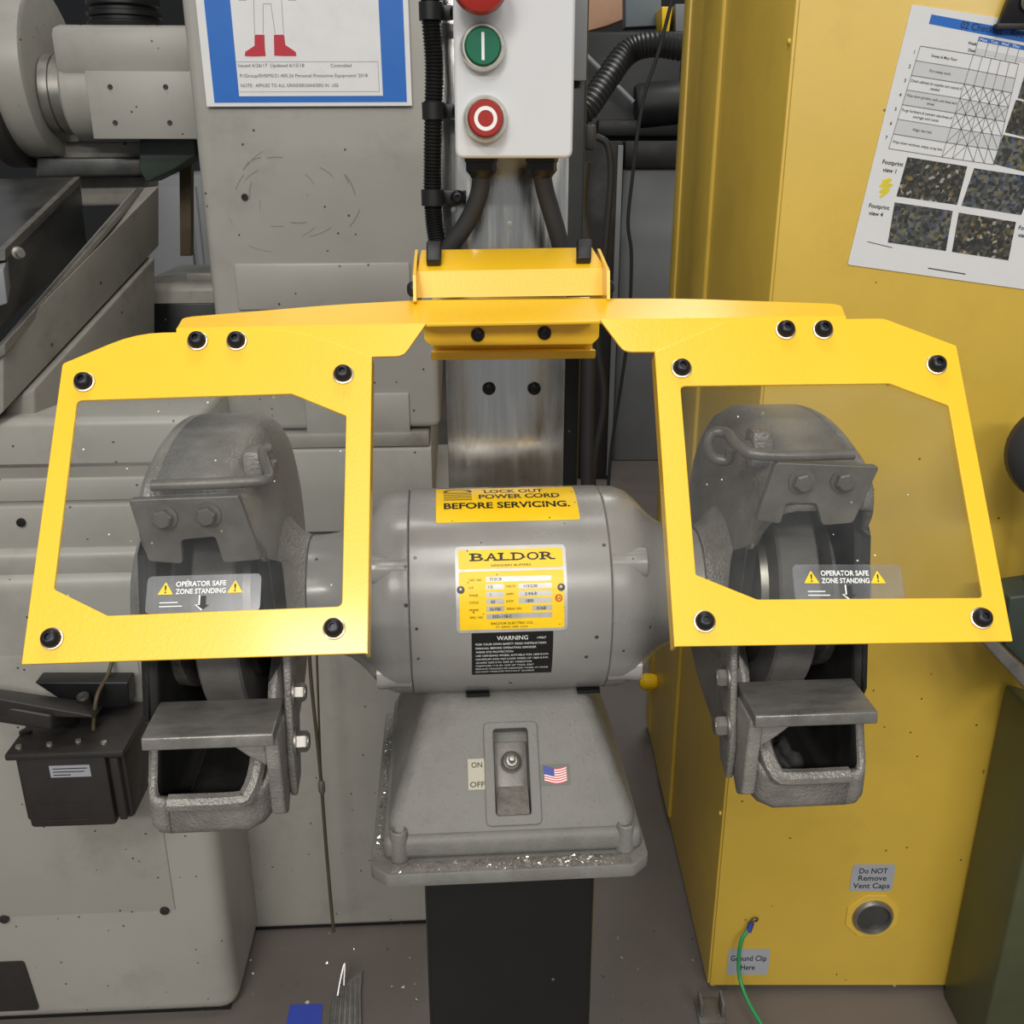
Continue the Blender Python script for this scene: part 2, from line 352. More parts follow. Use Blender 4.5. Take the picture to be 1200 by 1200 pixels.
# ================================================================== BENCH GRINDER
G = thing('bench_grinder', 'grey double wheel bench grinder with yellow nameplate on its motor', 'grinder', GF.M)
R = .0905
prof = [(-.088, .0), (-.088, R), (.088, R), (.088, 0)]
obj('motor_shell', B().lathe([(-.082, R - .001), (-.081, R), (.081, R), (.082, R - .001)], (0, 0, 0), (1, 0, 0), 72), M['motor'], G)
bell = [(.0825, R - .0015), (.0835, R - .0005), (.096, R - .001), (.106, R - .0045), (.115, R - .012), (.122, R - .020), (.129, R - .027), (.137, R - .033), (.147, .0535), (.160, .0515), (.1685, .051), (.169, .0505)]
def boss(sx, a):
    y, z = -math.cos(a) * (R - .0125), math.sin(a) * (R - .0125)
    b = B(); b.lathe([(.083, .013), (.092, .0125), (.101, .0125), (.108, .0135), (.112, .013), (.112, .009), (.108, .009)], (0, y, z), (1, 0, 0), 20)
    if sx < 0: bmesh.ops.scale(b.bm, vec=(-1, 1, 1), verts=b.bm.verts); bmesh.ops.reverse_faces(b.bm, faces=b.bm.faces)
    return b
bolt6 = hexbolt(.0055, .005, 1.2).done('bolt'); bolt6.materials.append(M['steel'])
for sx in (-1, 1):
    e = obj('end_bell', B().lathe([(a * sx, r) for a, r in bell], (0, 0, 0), (1, 0, 0), 72), M['motor'], G)
    for a in (38, 142, -38, -142):
        a = math.radians(a); obj('bolt_boss', boss(sx, a), M['motor'], e)
        inst('bolt', bolt6, e, facing((sx * .1075, -math.cos(a) * (R - .0125), math.sin(a) * (R - .0125)), (sx, 0, 0), (0, 0, 1)))
    obj('arbor_neck', B().lathe([(sx * .1692, .048), (sx * .1696, .0495), (sx * .186, .0495), (sx * .2, .05)], (0, 0, 0), (1, 0, 0), 48), M['castiron'], G)

# ---- labels bent round the motor
def cyl_at(px, py):
    d = GF.I.to_3x3() @ ray(px, py); p = GF.I @ CAM
    a = d.y ** 2 + d.z ** 2; bq = p.y * d.y + p.z * d.z; c = p.y ** 2 + p.z ** 2 - R * R
    disc = bq * bq - a * c
    t = (-bq - math.sqrt(max(disc, 0))) / a; q = p + d * t
    return Vector((q.x, R * math.atan2(q.z, -q.y)))
def wrap(b, slices=0, rr=R):
    bm = b.bm
    if slices:
        ys = [v.co.y for v in bm.verts]; y0, y1 = min(ys), max(ys)
        for i in range(1, slices):
            bmesh.ops.bisect_plane(bm, geom=list(bm.verts) + list(bm.edges) + list(bm.faces), plane_co=(0, y0 + (y1 - y0) * i / slices, 0), plane_no=(0, 1, 0))
    for v in bm.verts:
        a = v.co.y / rr; h = rr + v.co.z; v.co = Vector((v.co.x, -h * math.cos(a), h * math.sin(a)))
    return b
T = Matrix.Translation
def txt(b, s, x, y, h, wd=None, bold=0.0, z=.0004, align='CENTER', rot=0):
    me = text_mesh(s, h, wd, bold, 0, align=align)
    return b.mesh(me, T((x, y, z)) @ Matrix.Rotation(rot, 4, 'Z'))
# lock out label
a0 = cyl_at(511, 612); a1 = cyl_at(680, 610); ytop = R * math.radians(99)
x0, x1, yb = a0.x, a1.x, (a0.y + a1.y) / 2; lw = x1 - x0
lab = obj('lockout_label', wrap(plate(rect(x0, yb, x1, ytop), .0006, r=.002), 14), M['labelyellow'], G, label='yellow lock out power cord label')
b = B(); lh = ytop - yb
txt(b, 'LOCK OUT', x0 + lw * .56, yb + lh * .80, lh * .145, lw * .43, .03)
txt(b, 'POWER CORD', x0 + lw * .595, yb + lh * .60, lh * .135, lw * .58, .03)
txt(b, 'BEFORE SERVICING.', x0 + lw * .5, yb + lh * .35, lh * .14, lw * .89, .03)
for i in range(6):
    b.mesh(curve_mesh([rect(x0 + lw * .055, yb + lh * (.50 + .055 * i), x0 + lw * .255, yb + lh * (.522 + .055 * i))], 0), T((0, 0, .0004)))
arc = [(x0 + lw * (.155 + .105 * math.cos(t)), yb + lh * (.80 + .15 * math.sin(t))) for t in [math.pi * i / 12 for i in range(13)]]
arc2 = [(x0 + lw * (.155 + .08 * math.cos(t)), yb + lh * (.80 + .11 * math.sin(t))) for t in [math.pi * i / 12 for i in range(12, -1, -1)]]
b.mesh(curve_mesh([arc + arc2], 0), T((0, 0, .0004)))
obj('lettering', wrap(b), M['ink'], lab, 0)
# nameplate
a0 = cyl_at(534, 742); a1 = cyl_at(664, 738); a2 = cyl_at(534, 642); a3 = cyl_at(663, 637)
x0, x1 = (a0.x + a2.x) / 2, (a1.x + a3.x) / 2; y0, y1 = (a0.y + a1.y) / 2, (a2.y + a3.y) / 2; pw, ph = x1 - x0, y1 - y0
def nx(u): return x0 + pw * u
def ny(v): return y1 - ph * v
npl = obj('nameplate', wrap(plate(rect(x0, y0, x1, y1), .0012, r=.004), 14), M['stamp'], G, label='yellow and silver motor nameplate')
b = B()
b.mesh(curve_mesh([rnd(rect(nx(.03), ny(.27), nx(.97), ny(.045)), .0015)], 0), T((0, 0, .0008)))
holes = [(.27, .36, .86, .42), (.27, .445, .43, .505), (.56, .445, .86, .505), (.27, .53, .43, .59), (.56, .53, .86, .59), (.27, .61, .43, .67), (.56, .61, .86, .67), (.27, .695, .43, .755), (.68, .695, .86, .755), (.27, .78, .86, .84)]
b.mesh(curve_mesh([rnd(rect(nx(.03), ny(.965), nx(.97), ny(.30)), .0015)] + [rect(nx(h[0]), ny(h[3]), nx(h[2]), ny(h[1])) for h in holes], 0), T((0, 0, .0008)))
obj('yellow_print', wrap(b, 14), M['labelyellow'], npl, 0)
b = B()
# wide slab serif name: letters with serif bars
name = 'BALDOR'; wds = [.13, .125, .115, .13, .13, .135]; cx = .135
for ch, wd in zip(name, wds):
    txt(b, ch, nx(cx + wd / 2), ny(.135), ph * .088, pw * (wd - .022), .012, .0012)
    ser = {'B': [(0, .5)], 'A': [(0, .34), (.66, 1)], 'L': [(0, .5)], 'D': [(0, .5)], 'O': [], 'R': [(0, .42), (.72, 1.05)]}[ch]
    for s0, s1 in ser:
        b.mesh(curve_mesh([rect(nx(cx + wd * s0 - .006), ny(.181), nx(cx + wd * s1 - .004), ny(.166))], 0), T((0, 0, .0012)))
    if ch in 'BLDR': b.mesh(curve_mesh([rect(nx(cx - .008), ny(.104), nx(cx + wd * .42), ny(.089))], 0), T((0, 0, .0012)))
    cx += wd
txt(b, 'GRINDERS BUFFERS', nx(.5), ny(.235), ph * .024, pw * .36, .0, .0012)
for s, u, v, al in [('CAT. NO.', .12, .395, 'LEFT'), ('H.P.', .12, .48, 'LEFT'), ('PHASE', .12, .565, 'LEFT'), ('CYCLE', .12, .645, 'LEFT'), ('FRAME', .12, .73, 'LEFT'), ('SPEC. NO.', .12, .815, 'LEFT'), ('VOLTS', .45, .475, 'LEFT'), ('AMPS', .45, .56, 'LEFT'), ('R.P.M.', .45, .64, 'LEFT'), ('SERIAL NO.', .45, .725, 'LEFT')]:
    txt(b, s, nx(u), ny(v), ph * .024, None, .0, .0012, al)
for s, u, v in [('712CR', .36, .39), ('115/230', .67, .475), ('3.4/6.8', .67, .56), ('1', .31, .56), ('60', .33, .64), ('1800', .66, .64), ('56Y80', .35, .725), ('X268', .76, .725), ('35D-118-C', .41, .81), ('1/2', .31, .475)]:
    txt(b, s, nx(u), ny(v), ph * .034, None, .0, .0012)
txt(b, 'BALDOR ELECTRIC CO.', nx(.5), ny(.89), ph * .026, pw * .38, .004, .0012)
txt(b, 'FT. SMITH, ARK. U.S.A.', nx(.5), ny(.935), ph * .020, pw * .29, .0, .0012)
obj('lettering', wrap(b), M['ink'], npl, 0)
b = B(); b.mesh(curve_mesh([[(nx(.92) + .003 * math.cos(t), ny(.62) + .003 * math.sin(t)) for t in [6.283 * i / 16 for i in range(16)]], [(nx(.92) + .0021 * math.cos(t), ny(.62) + .0021 * math.sin(t)) for t in [6.283 * i / 16 for i in range(16)]]], 0), T((0, 0, .0012)))
txt(b, 'SA', nx(.92), ny(.62), .0022, None, .02, .0012)
obj('certification_mark', wrap(b), M['bootred'], npl, 0)
rv = B().lathe([(0, .0032), (.001, .003), (.002, .0018), (.0024, 0)], (0, 0, 0), (0, 0, 1), 14).done('rivet'); rv.materials.append(M['steel'])
for u in (.045, .945):
    s = ny(.5) / R; inst('rivet', rv, npl, facing((nx(u), -(R + .0006) * math.cos(s), (R + .0006) * math.sin(s)), (0, -math.cos(s), math.sin(s))))
# warning label
a0 = cyl_at(553, 790); a1 = cyl_at(646, 788); x0, x1 = a0.x, a1.x; yb = (a0.y + a1.y) / 2; yt = y0 - .0006; lw, lh = x1 - x0, yt - yb
wl = obj('warning_label', wrap(plate(rect(x0, yb, x1, yt), .0005, r=.001), 8), M['black'], G, label='black warning label with white print')
b = B(); txt(b, 'WARNING', x0 + lw * .5, yt - lh * .11, lh * .085, lw * .38, 0, .0004); txt(b, '149627', x0 + lw * .86, yt - lh * .12, lh * .04, None, 0, .0004)
for i, s in enumerate(['FOR YOUR OWN SAFETY READ INSTRUCTION', 'MANUAL BEFORE OPERATING GRINDER', 'WEAR EYE PROTECTION', 'USE GRINDING WHEEL SUITABLE FOR 1800 R.P.M.', 'MAXIMUM SAFE NO LOAD SPEED OF 1800 R.P.M.', 'GUARD SIZE 8 IN. FOR BY OPERATOR', 'MAINTAIN 1/16 IN. GAP OF TOOL REST', 'REPLACE CRACKED OR DAMAGED WHEEL AT ONCE', 'DO NOT OPERATE WITHOUT GUARDS']):
    txt(b, s, x0 + lw * .05, yt - lh * (.23 + .085 * i), lh * .042, None if len(s) < 38 else lw * .9, 0, .0004, 'LEFT')
obj('lettering', wrap(b), M['white'], wl, 0)

# ---- base casting
slope = Frame(GF.M @ axes((-.002, -.101, -.117), (1, 0, 0), (0, .078, .086)))
b = B(); zt, zb = -.074, -.160
b.hexa([(-.108, -.140, zb), (.104, -.140, zb), (.104, .085, zb), (-.108, .085, zb)], [(-.072, -.062, zt), (.068, -.062, zt), (.068, .06, zt), (-.072, .06, zt)], .010)
base = obj('base_casting', b, M['base'], G)
SL = GF.I @ slope.M
obj('base_skirt', B().span((-.109, -.1405, -.179), (.105, .085, zb + .003), .007, seg=3), M['base'], G)
obj('motor_saddle', B().span((-.06, -.05, -.076), (.056, .05, -.06), .003), M['base'], G)
def sl_rect(a, c): # pixel box on the sloping front
    p = slope.at(*a, z=0); q = slope.at(*c, z=0); return p.x, min(p.y, q.y), q.x, max(p.y, q.y)
rx0, ry0, rx1, ry1 = sl_rect((580, 958), (619, 852))
cut = obj('cutter', B().box(((rx0 + rx1) / 2, (ry0 + ry1) / 2, 0), (rx1 - rx0, ry1 - ry0, .036), .003, M=SL), None, None)
cut.matrix_world = GF.M
md = base.modifiers.new('recess', 'BOOLEAN'); md.object = cut; md.operation = 'DIFFERENCE'; md.solver = 'EXACT'
bpy.context.view_layer.update()
me = bpy.data.meshes.new_from_object(base.evaluated_get(bpy.context.evaluated_depsgraph_get()))
base.modifiers.clear(); base.data = me; me.set_sharp_from_angle(angle=math.radians(38)); bpy.data.objects.remove(cut)
ox0, oy0, ox1, oy1 = sl_rect((570, 969), (629, 845))
obj('switch_bezel', plate(rect(ox0, oy0, ox1, oy1), .004, [rect(rx0 + .001, ry0 + .001, rx1 - .001, ry1 - .001)], r=.005, hr=.003, bev=.001, M=SL, z=.0008), M['base'], G)
sw = slope.at(599, 893, z=-.012)
st = obj('switch_plate', B().box(((rx0 + rx1) / 2, (ry0 + ry1) / 2 - .003, -.0155), (rx1 - rx0 - .003, (ry1 - ry0) * .82, .003), .001, M=SL @ Matrix.Rotation(0, 4, 'X')), M['castdark'], G)
b = B(); b.lathe([(-.014, .009), (-.010, .009), (-.009, .0075), (-.006, .007), (-.005, .005), (-.002, .0045)], (sw.x, sw.y, 0), (0, 0, 1), 20, M=SL)
b.lathe([(-.005, .0022), (.004, .0032), (.0065, .0028), (.0075, 0)], (sw.x, sw.y, 0), (0, .2, 1), 14, M=SL)
obj('toggle_switch', b, M['steel'], G)
b = B().hexa([(rx0 + .002, ry0 + .001, -.016), (rx1 - .002, ry0 + .001, -.016), (rx1 - .002, ry0 + .03, -.016), (rx0 + .002, ry0 + .03, -.016)], [(rx0 + .002, ry0 + .001, -.002), (rx1 - .002, ry0 + .001, -.002), (rx1 - .002, ry0 + .003, -.003), (rx0 + .002, ry0 + .003, -.003)])
b.bm.transform(SL); obj('dust_wedge', b, M['dust'], G)
q = sl_rect((549, 926), (569, 889)); onl = obj('switch_label', plate(rect(*q), .0006, M=SL, z=.0004), mat('aged_cream_label', (176, 170, 150), .6), G, label='small cream ON OFF label')
qh = q[3] - q[1]; qw = q[2] - q[0]
for s, v in (('ON', .8), ('OFF', .17)):
    b = B(); b.mesh(text_mesh(s, qh * .17, qw * (.6 if s == 'ON' else .8), .01), SL @ T(((q[0] + q[2]) / 2, q[1] + qh * v, .001))); obj('lettering', b, M['ink'], onl, 0)
q = sl_rect((630, 921), (667, 895)); fl = obj('flag_sticker', plate(rect(*q), .0006, M=SL, z=.0004), M['flagcard'], G, label='dark sticker with a waving striped flag')
fw, fh = q[2] - q[0], q[3] - q[1]
def fy(u): return .07 * math.sin(u * 7 + .5)
def fstrip(u0, u1, v0, v1): 
    us = [u0 + (u1 - u0) * i / 8 for i in range(9)]
    return [(q[0] + fw * u, q[1] + fh * (v0 + fy(u))) for u in us] + [(q[0] + fw * u, q[1] + fh * (v1 + fy(u))) for u in us[::-1]]
b = B(); b2 = B(); b3 = B(); b4 = B()
b.mesh(curve_mesh([fstrip(.22, .90, .12, .86)], 0), SL @ T((0, 0, .0010)))
for i in range(7): b2.mesh(curve_mesh([fstrip(.22, .90, .12 + .74 / 6.5 * i, .12 + .74 / 6.5 * (i + .5))], 0), SL @ T((0, 0, .0013)))
b3.mesh(curve_mesh([fstrip(.20, .52, .46, .88)], 0), SL @ T((0, 0, .0016)))
obj('flag_white', b, M['white'], fl, 0); obj('flag_stripe', b2, M['flagred'], fl, 0); obj('flag_canton', b3, M['navy'], fl, 0)
for px, py in ((467, 985), (733, 977)):
    p = GF.at(px, py - 13, y=-.1355); b = B()
    b.lathe([(-.178, .0080), (p.z - .003, .0072), (p.z - .001, .0068), (p.z, .0056), (p.z - .003, .0042), (p.z - .012, .004)], (p.x, p.y, 0), (0, 0, 1), 24)
    obj('bolt_boss', b, M['base'], G)
for px, py in ((560, 815), (690, 811)):
    p = GF.at(px, py, y=-.062); obj('motor_foot', B().span((p.x - .010, p.y - .001, p.z - .001), (p.x + .010, p.y + .02, p.z + .002), .0005), M['blackpaint'], G)

# ---- wheel guards
def inset(pts, d, c=(0, 0)):
    out = []
    for y, z in pts:
        v = Vector((y - c[0], z - c[1])); l = v.length; out.append((c[0] + v.x * (l - d) / l, c[1] + v.y * (l - d) / l))
    return out
ARC0 = [(-.1245, .114), (-.1245, .126), (-.118, .139), (-.10, .150), (-.06, .159), (-.01, .161), (.05, .152), (.10, .128), (.135, .085), (.15, .03), (.148, -.03), (.128, -.085), (.09, -.125), (.04, -.148), (-.03, -.158), (-.09, -.158), (-.122, -.153), (-.132, -.147), (-.136, -.138), (-.139, -.112)]
ARC = [tuple(p) for p in smooth_path([Vector((y, z, 0)) for y, z in ARC0], 3)]
ARC = [(p[0], p[1]) for p in ARC]
FRONT = [(-.137, -.106), (-.128, -.075), (-.112, -.055), (-.095, -.04), (-.075, -.015), (-.068, .02), (-.072, .055), (-.085, .074), (-.106, .088), (-.119, .104)]
def shell(rings, sx, caps):
    b = B(); bm = b.bm; V = []
    for x, d in rings:
        A = inset(ARC, d, (-.01, 0)) if d else ARC
        V.append([bm.verts.new((sx * x, y, z)) for y, z in A])
    for p, q in zip(V, V[1:]):
        for i in range(len(ARC) - 1): bm.faces.new((p[i], p[i + 1], q[i + 1], q[i]))
    for k in caps:
        x, d = rings[k]; nF = len(FRONT); wF = [max(0, 1 - .3 * min(i, nF - 1 - i)) for i in range(nF)]
        fr = [bm.verts.new((sx * x, *inset([q], d * w_, (-.01, 0))[0])) for q, w_ in zip(FRONT, wF)]
        f = bm.faces.new(V[k] + fr); bmesh.ops.triangulate(bm, faces=[f])
    for v in bm.verts:   # the guard is narrower at the top than at the spout
        wgt = min(max((abs(v.co.x) - .19) / .117, 0), 1); v.co.x -= sx * wgt * (.0235 + .077 * max(min(v.co.z, .15), -.15))
    bmesh.ops.recalc_face_normals(bm, faces=bm.faces)
    return b
def solid(o, t, off=-1):
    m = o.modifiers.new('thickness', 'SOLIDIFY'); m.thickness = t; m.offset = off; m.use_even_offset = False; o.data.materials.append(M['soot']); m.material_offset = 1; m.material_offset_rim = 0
def hex_on(p, z, parent, r=.0075, h=.006, m='castdark', name='bolt'):
    me = hexbolt(r, h).done('bolt'); me.materials.append(M[m]); return inst(name, me, parent, facing(p, z, (0, .3, 1)))
for sx, side in ((-1, 'left'), (1, 'right')):
    g = obj('wheel_guard', shell([(.190, .045), (.192, .030), (.197, .016), (.206, .006), (.220, 0), (.286, 0)], sx, [0]), M['castiron'], G); solid(g, .008)
    c = obj('guard_cover', shell([(.2875, 0), (.298, .001), (.304, .006), (.307, .016)], sx, [3]), M['castiron'], G); solid(c, .007)
    obj('cover_dome', B().lathe([(sx * .270, .078), (sx * .290, .076), (sx * .302, .072), (sx * .309, .062), (sx * .311, .045), (sx * .311, 0)], (0, 0, 0), (1, 0, 0), 48), M['castiron'], G)
    # hub bulge on the inner side
    obj('guard_hub', B().lathe([(sx * .170, .052), (sx * .178, .056), (sx * .188, .066), (sx * .197, .078)], (0, 0, 0), (1, 0, 0), 40), M['castiron'], G)
    # wheel
    wx = sx * .234; wh = obj('grinding_wheel', B().lathe([(-.017, .04), (-.017, .098), (-.015, .1005), (.015, .1005), (.017, .098), (.017, .04)], (wx, 0, 0), (1, 0, 0), 72), M['wheel'], G)
    for s2 in (-1, 1):
        obj('wheel_flange', B().lathe([(s2 * .017, .072), (s2 * .023, .070), (s2 * .026, .05), (s2 * .028, .02), (s2 * .034, .012), (s2 * .034, 0)], (wx, 0, 0), (1, 0, 0), 40), M['ledge'], wh)
    # spark plate, traced on its plane
    YP = -.131
    if sx < 0: out = [(150, 586), (279, 581), (306, 656), (262, 660), (252, 629), (212, 633), (214, 661), (174, 658)]; bolts = [(192, 606), (243, 603)]
    else: out = [(910, 542), (1031, 547), (1000, 613), (964, 616), (957, 590), (921, 590), (915, 614), (886, 610)]; bolts = [(939, 564), (988, 563)]
    P3 = GF.pts(out, y=YP); MP = Matrix(((1, 0, 0, 0), (0, 0, -1, 0), (0, 1, 0, 0), (0, 0, 0, 1)))   # xy plane -> xz plane facing -y
    sp = obj('spark_plate', plate([(p.x, p.z) for p in P3], .007, r=[.003] * 8, bev=.0008, M=T((0, YP + .0035, 0)) @ MP), M['castdark'], G)
    for q in bolts: p = GF.at(*q, y=YP); hex_on((p.x, YP, p.z), (0, -1, .0), sp, .0072, .006, 'castdark')
    # bail rod
    if sx < 0: path = [(178, 569, -.128), (240, 567, -.130), (300, 564, -.126), (316, 560, -.118), (312, 545, -.10), (308, 530, -.09), (316, 524, -.085)]
    else: path = [(1000, 532, -.126), (930, 534, -.130), (882, 532, -.126), (862, 520, -.112), (852, 508, -.10), (836, 507, -.095), (829, 520, -.095), (836, 536, -.095), (852, 539, -.098), (857, 526, -.10)]
    obj('bail_rod', B().tube([GF.at(x, y, y=Y) for x, y, Y in path], .0042, 10, 5), M['castdark'], G)
    q = (330, 548) if sx < 0 else (849, 526); p = GF.at(*q, y=-.088)
    obj('bail_lug', B().box((sx * .192, -.083, p.z), (.018, .022, .03), .005), M['castiron'], G)
    hex_on((sx * .184, -.088, p.z), (-sx, -.25, 0), G, .0068, .006, 'steel')
    # tool rest
    zr = -.040; xa, xb = sorted((sx * .183, sx * .280))
    tr = obj('tool_rest', B().hexa([(xa, -.162, zr - .010), (xb, -.162, zr - .010), (xb, -.110, zr - .010), (xa, -.110, zr - .010)], [(xa, -.160, zr), (xb, -.160, zr), (xb, -.108, zr), (xa, -.108, zr)], .0015), M['rest'], G)
    obj('rest_bracket', B().prism([(sx * .192, -.155, zr - .008), (sx * .192, -.118, zr - .008), (sx * .192, -.088, zr - .03), (sx * .192, -.100, zr - .06), (sx * .192, -.138, zr - .088), (sx * .192, -.152, zr - .078)], (-sx * .011, 0, 0), .0025), M['castiron'], tr)
    obj('rest_web', B().prism([(sx * .192, -.150, zr - .009), (sx * .225, -.150, zr - .009), (sx * .206, -.150, zr - .026), (sx * .192, -.150, zr - .036)], (0, .05, 0), .002), M['castiron'], tr)
    obj('clamp_strap', B().prism([(sx * .181, -.105, .02), (sx * .181, -.082, .02), (sx * .181, -.085, zr - .02), (sx * .181, -.105, zr - .075), (sx * .181, -.128, zr - .08), (sx * .181, -.13, zr - .05)], (-sx * .006, 0, 0), .002), M['castiron'], tr)
    hex_on((sx * .175, -.108, zr + .004), (-sx, 0, 0), tr, .0075, .008, 'steel'); hex_on((sx * .175, -.118, zr - .035), (-sx, 0, 0), tr, .0085, .009, 'steel')
    # lip of the dust spout
    xa, xb = sx * .206, sx * .273
    obj('spout_rim', B().tube([(xa, -.100, -.070), (xa, -.124, -.093), (xa + sx * .006, -.137, -.108), (xa + sx * .016, -.140, -.112), (xb, -.140, -.112)], .0068, 8, 3), M['castiron'], G)
    if sx > 0: 
        p = GF.at(945, 872, y=-.07); b = B(); bm2 = bmesh.new(); bmesh.ops.create_icosphere(bm2, subdivisions=4, radius=.02)
        for v in bm2.verts: v.co *= 1 + .25 * math.sin(v.co.x * 300) * math.sin(v.co.y * 260 + 1) + random.uniform(-.03, .03)
        b.add(bm2, T((.232, -.085, -.135))); obj('dust_lump', b, M['soot'], G)

# ---- pedestal and tray
PED = thing('grinder_pedestal', 'black square column pedestal carrying the grinder on a grey chip-strewn plate', 'pedestal', GF.M)
CX = -.002
obj('column', B().span((CX - .076, -.10, -.985), (CX + .076, .06, -.192), .006), M['blackpaint'], PED)
obj('foot', B().span((CX - .16, -.18, -1.0), (CX + .16, .07, -.985), .004), M['blackpaint'], PED)
fl_ = [(CX - .117, -.143), (CX - .102, -.156), (CX + .098, -.156), (CX + .112, -.143), (CX + .113, .088), (CX - .117, .088)]
obj('top_plate', plate(fl_, .012, r=.003, bev=.0012, z=-.1855), M['base'], PED)
# chips lying on the plate and the motor base: uncountable
def chips(name, spots, parent, n, lo=.0006, hi=.0022):
    bm = bmesh.new()
    for _ in range(n):
        x, y, z = spots(); s = random.uniform(lo, hi)
        vs_ = [bm.verts.new(Vector((x, y, z)) + Vector((random.uniform(-1, 1), random.uniform(-1, 1), random.uniform(0, .9))) * s) for _k in range(4)]
        for f in ((0, 1, 2), (0, 1, 3), (1, 2, 3), (0, 2, 3)): bm.faces.new([vs_[i] for i in f])
    bmesh.ops.recalc_face_normals(bm, faces=bm.faces)
    b = B(); b.add(bm); return obj(name, b, M['chip'], parent, 0, kind='stuff')
def on_plate():
    t = random.random(); zz = -.1795
    if t < .62: return (random.triangular(CX - .10, CX + .09, .045), random.uniform(-.154, -.142), zz)
    if t < .8: return (random.uniform(CX + .107, CX + .110), random.uniform(-.14, .08), zz)
    return (random.uniform(CX - .114, CX - .108), random.uniform(-.14, .08), zz)
chips('metal_chips', on_plate, PED, 900)
obj('dust_bed', B().span((CX - .10, -.1525, -.1797), (CX + .096, -.1412, -.1789), .0003), M['dust'], PED)

# ================================================================== POST, CONTROL BOX
PO = thing('aluminium_post', 'tall brushed aluminium plate post with black channel behind the motor', 'post', PF.M)
YP_ = .10
zA = PF.at(600, 570, y=YP_).z
obj('face_plate', B().span((-.054, YP_, .06), (.057, YP_ + .006, 1.62), .001), M['alu'], PO)
obj('channel', B().span((-.04, YP_ + .0065, .06), (.072, YP_ + .05, 1.60), .003), M['blackpaint'], PO)
obj('foot_plate', B().span((-.09, YP_ - .012, 0), (.10, YP_ + .10, .06), .004), M['blackpaint'], PO)
bb = button_bolt(.0062).done('bolt'); bb.materials.append(M['blackbolt'])
for px, py in ((573, 455), (626, 455)):
    p = PF.at(px, py, y=YP_); inst('bolt', bb, PO, facing((p.x, YP_, p.z), (0, -1, 0)))
scr = B().lathe([(0, .0028), (.0008, .0028), (.0012, 0)], (0, 0, 0), (0, 0, 1), 12).done('rivet'); scr.materials.append(M['zinc'])
for px, py in ((597, 263), (532, 246)):
    p = PF.at(px, py, y=YP_); inst('rivet', scr, PO, facing((p.x, YP_, p.z), (0, -1, 0)))

YB = .020
CB = thing('control_box', 'light grey push button control box with green and red buttons', 'control box', PF.M)
c0 = PF.at(534, 187, y=YB); c1 = PF.at(671, 184, y=YB)
bx0, bx1 = c0.x, c1.x; bz = (c0.z + c1.z) / 2; bzt = bz + .165
obj('enclosure', B().span((bx0 + .0015, YB + .0182, bz + .002), (bx1 - .0015, YP_ - .002, bzt), .005, seg=3), M['whitebox'], CB)
MPX = Matrix(((1, 0, 0, 0), (0, 0, -1, 0), (0, 1, 0, 0), (0, 0, 0, 1)))
obj('cover', plate(rect(bx0, bz, bx1, bzt + .001), .018, r=.006, bev=.0022, M=T((0, YB + .009, 0)) @ MPX), M['whitebox'], CB, 60)
obj('back_plate', B().span((bx1 - .02, YP_ - .006, PF.at(680, 95, y=YP_).z), (PF.at(687, 50, y=YP_).x, YP_ - .0005, bzt), .001), M['farcab'], CB)
for px, py, kind in ((566, 54, 'start'), (569, 139, 'stop'), (562, -16, 'emergency')):
    p = PF.at(px, py, y=YB - .012); px_, pz_ = p.x, p.z
    o_ = (px_, YB, pz_); d_ = (0, -1, 0)
    bt = obj('push_button', B().lathe([(0, .0172), (.0045, .0172), (.006, .0166), (.0085, .0160), (.010, .0152), (.010, .0140), (.008, .0138), (.008, 0)], o_, d_, 40), M['zinc'], CB)
    if kind == 'emergency':
        obj('mushroom_cap', B().lathe([(.008, .012), (.016, .0125), (.018, .019), (.024, .0205), (.030, .0185), (.033, .011), (.0335, 0)], o_, d_, 40), M['red'], bt); continue
    top = .0115 if kind == 'start' else .0165
    obj('cap', B().lathe([(.0082, .0136), (top - .0015, .0134), (top, .0122), (top, 0)], o_, d_, 40), M['green' if kind == 'start' else 'red'], bt)
    mp = facing((px_, YB - top - .0003, pz_), (0, -1, 0))
    if kind == 'start': sy = curve_mesh([rect(-.0011, -.0095, .0011, .0095)], 0)
    else: sy = curve_mesh([[(.0088 * math.cos(t), .0088 * math.sin(t)) for t in [6.2832 * i / 32 for i in range(32)]], [(.0060 * math.cos(t), .0060 * math.sin(t)) for t in [6.2832 * i / 32 for i in range(32)]]], 0)
    b = B(); b.mesh(sy, mp); obj('button_symbol', b, M['white'], bt, 0)
gl = []
for px in (564, 635):
    p = PF.at(px, 192, y=.052)
    obj('cable_gland', B().lathe([(0, .0135), (.004, .0135), (.0045, .0125), (.011, .0125), (.0145, .0095), (.0165, .0085)], (p.x, .052, bz + .001), (0, 0, -1), 8), M['black'], CB); gl.append(p)
def cable(name, pts, r, m, label, cat='cable', seg=12, sub=6, **k):
    return tag(obj(name, B().tube(pts, r, seg, sub), M[m], None), label, cat, **k)
def pw(fr, px, py, Y): return fr.M @ fr.at(px, py, y=Y)
for (path, lb) in (([(564, 205, .052), (562, 225, .054), (553, 250, .057), (540, 272, .06), (526, 292, .064), (514, 325, .07)], 'black power cable leaving the control box on its left gland'),
                   ([(635, 205, .052), (640, 228, .055), (648, 255, .058), (655, 280, .062), (660, 305, .066), (664, 335, .07)], 'black power cable leaving the control box on its right gland')):
    cable('power_cable', [pw(PF, *q) for q in path], .0078, 'rubber', lb)
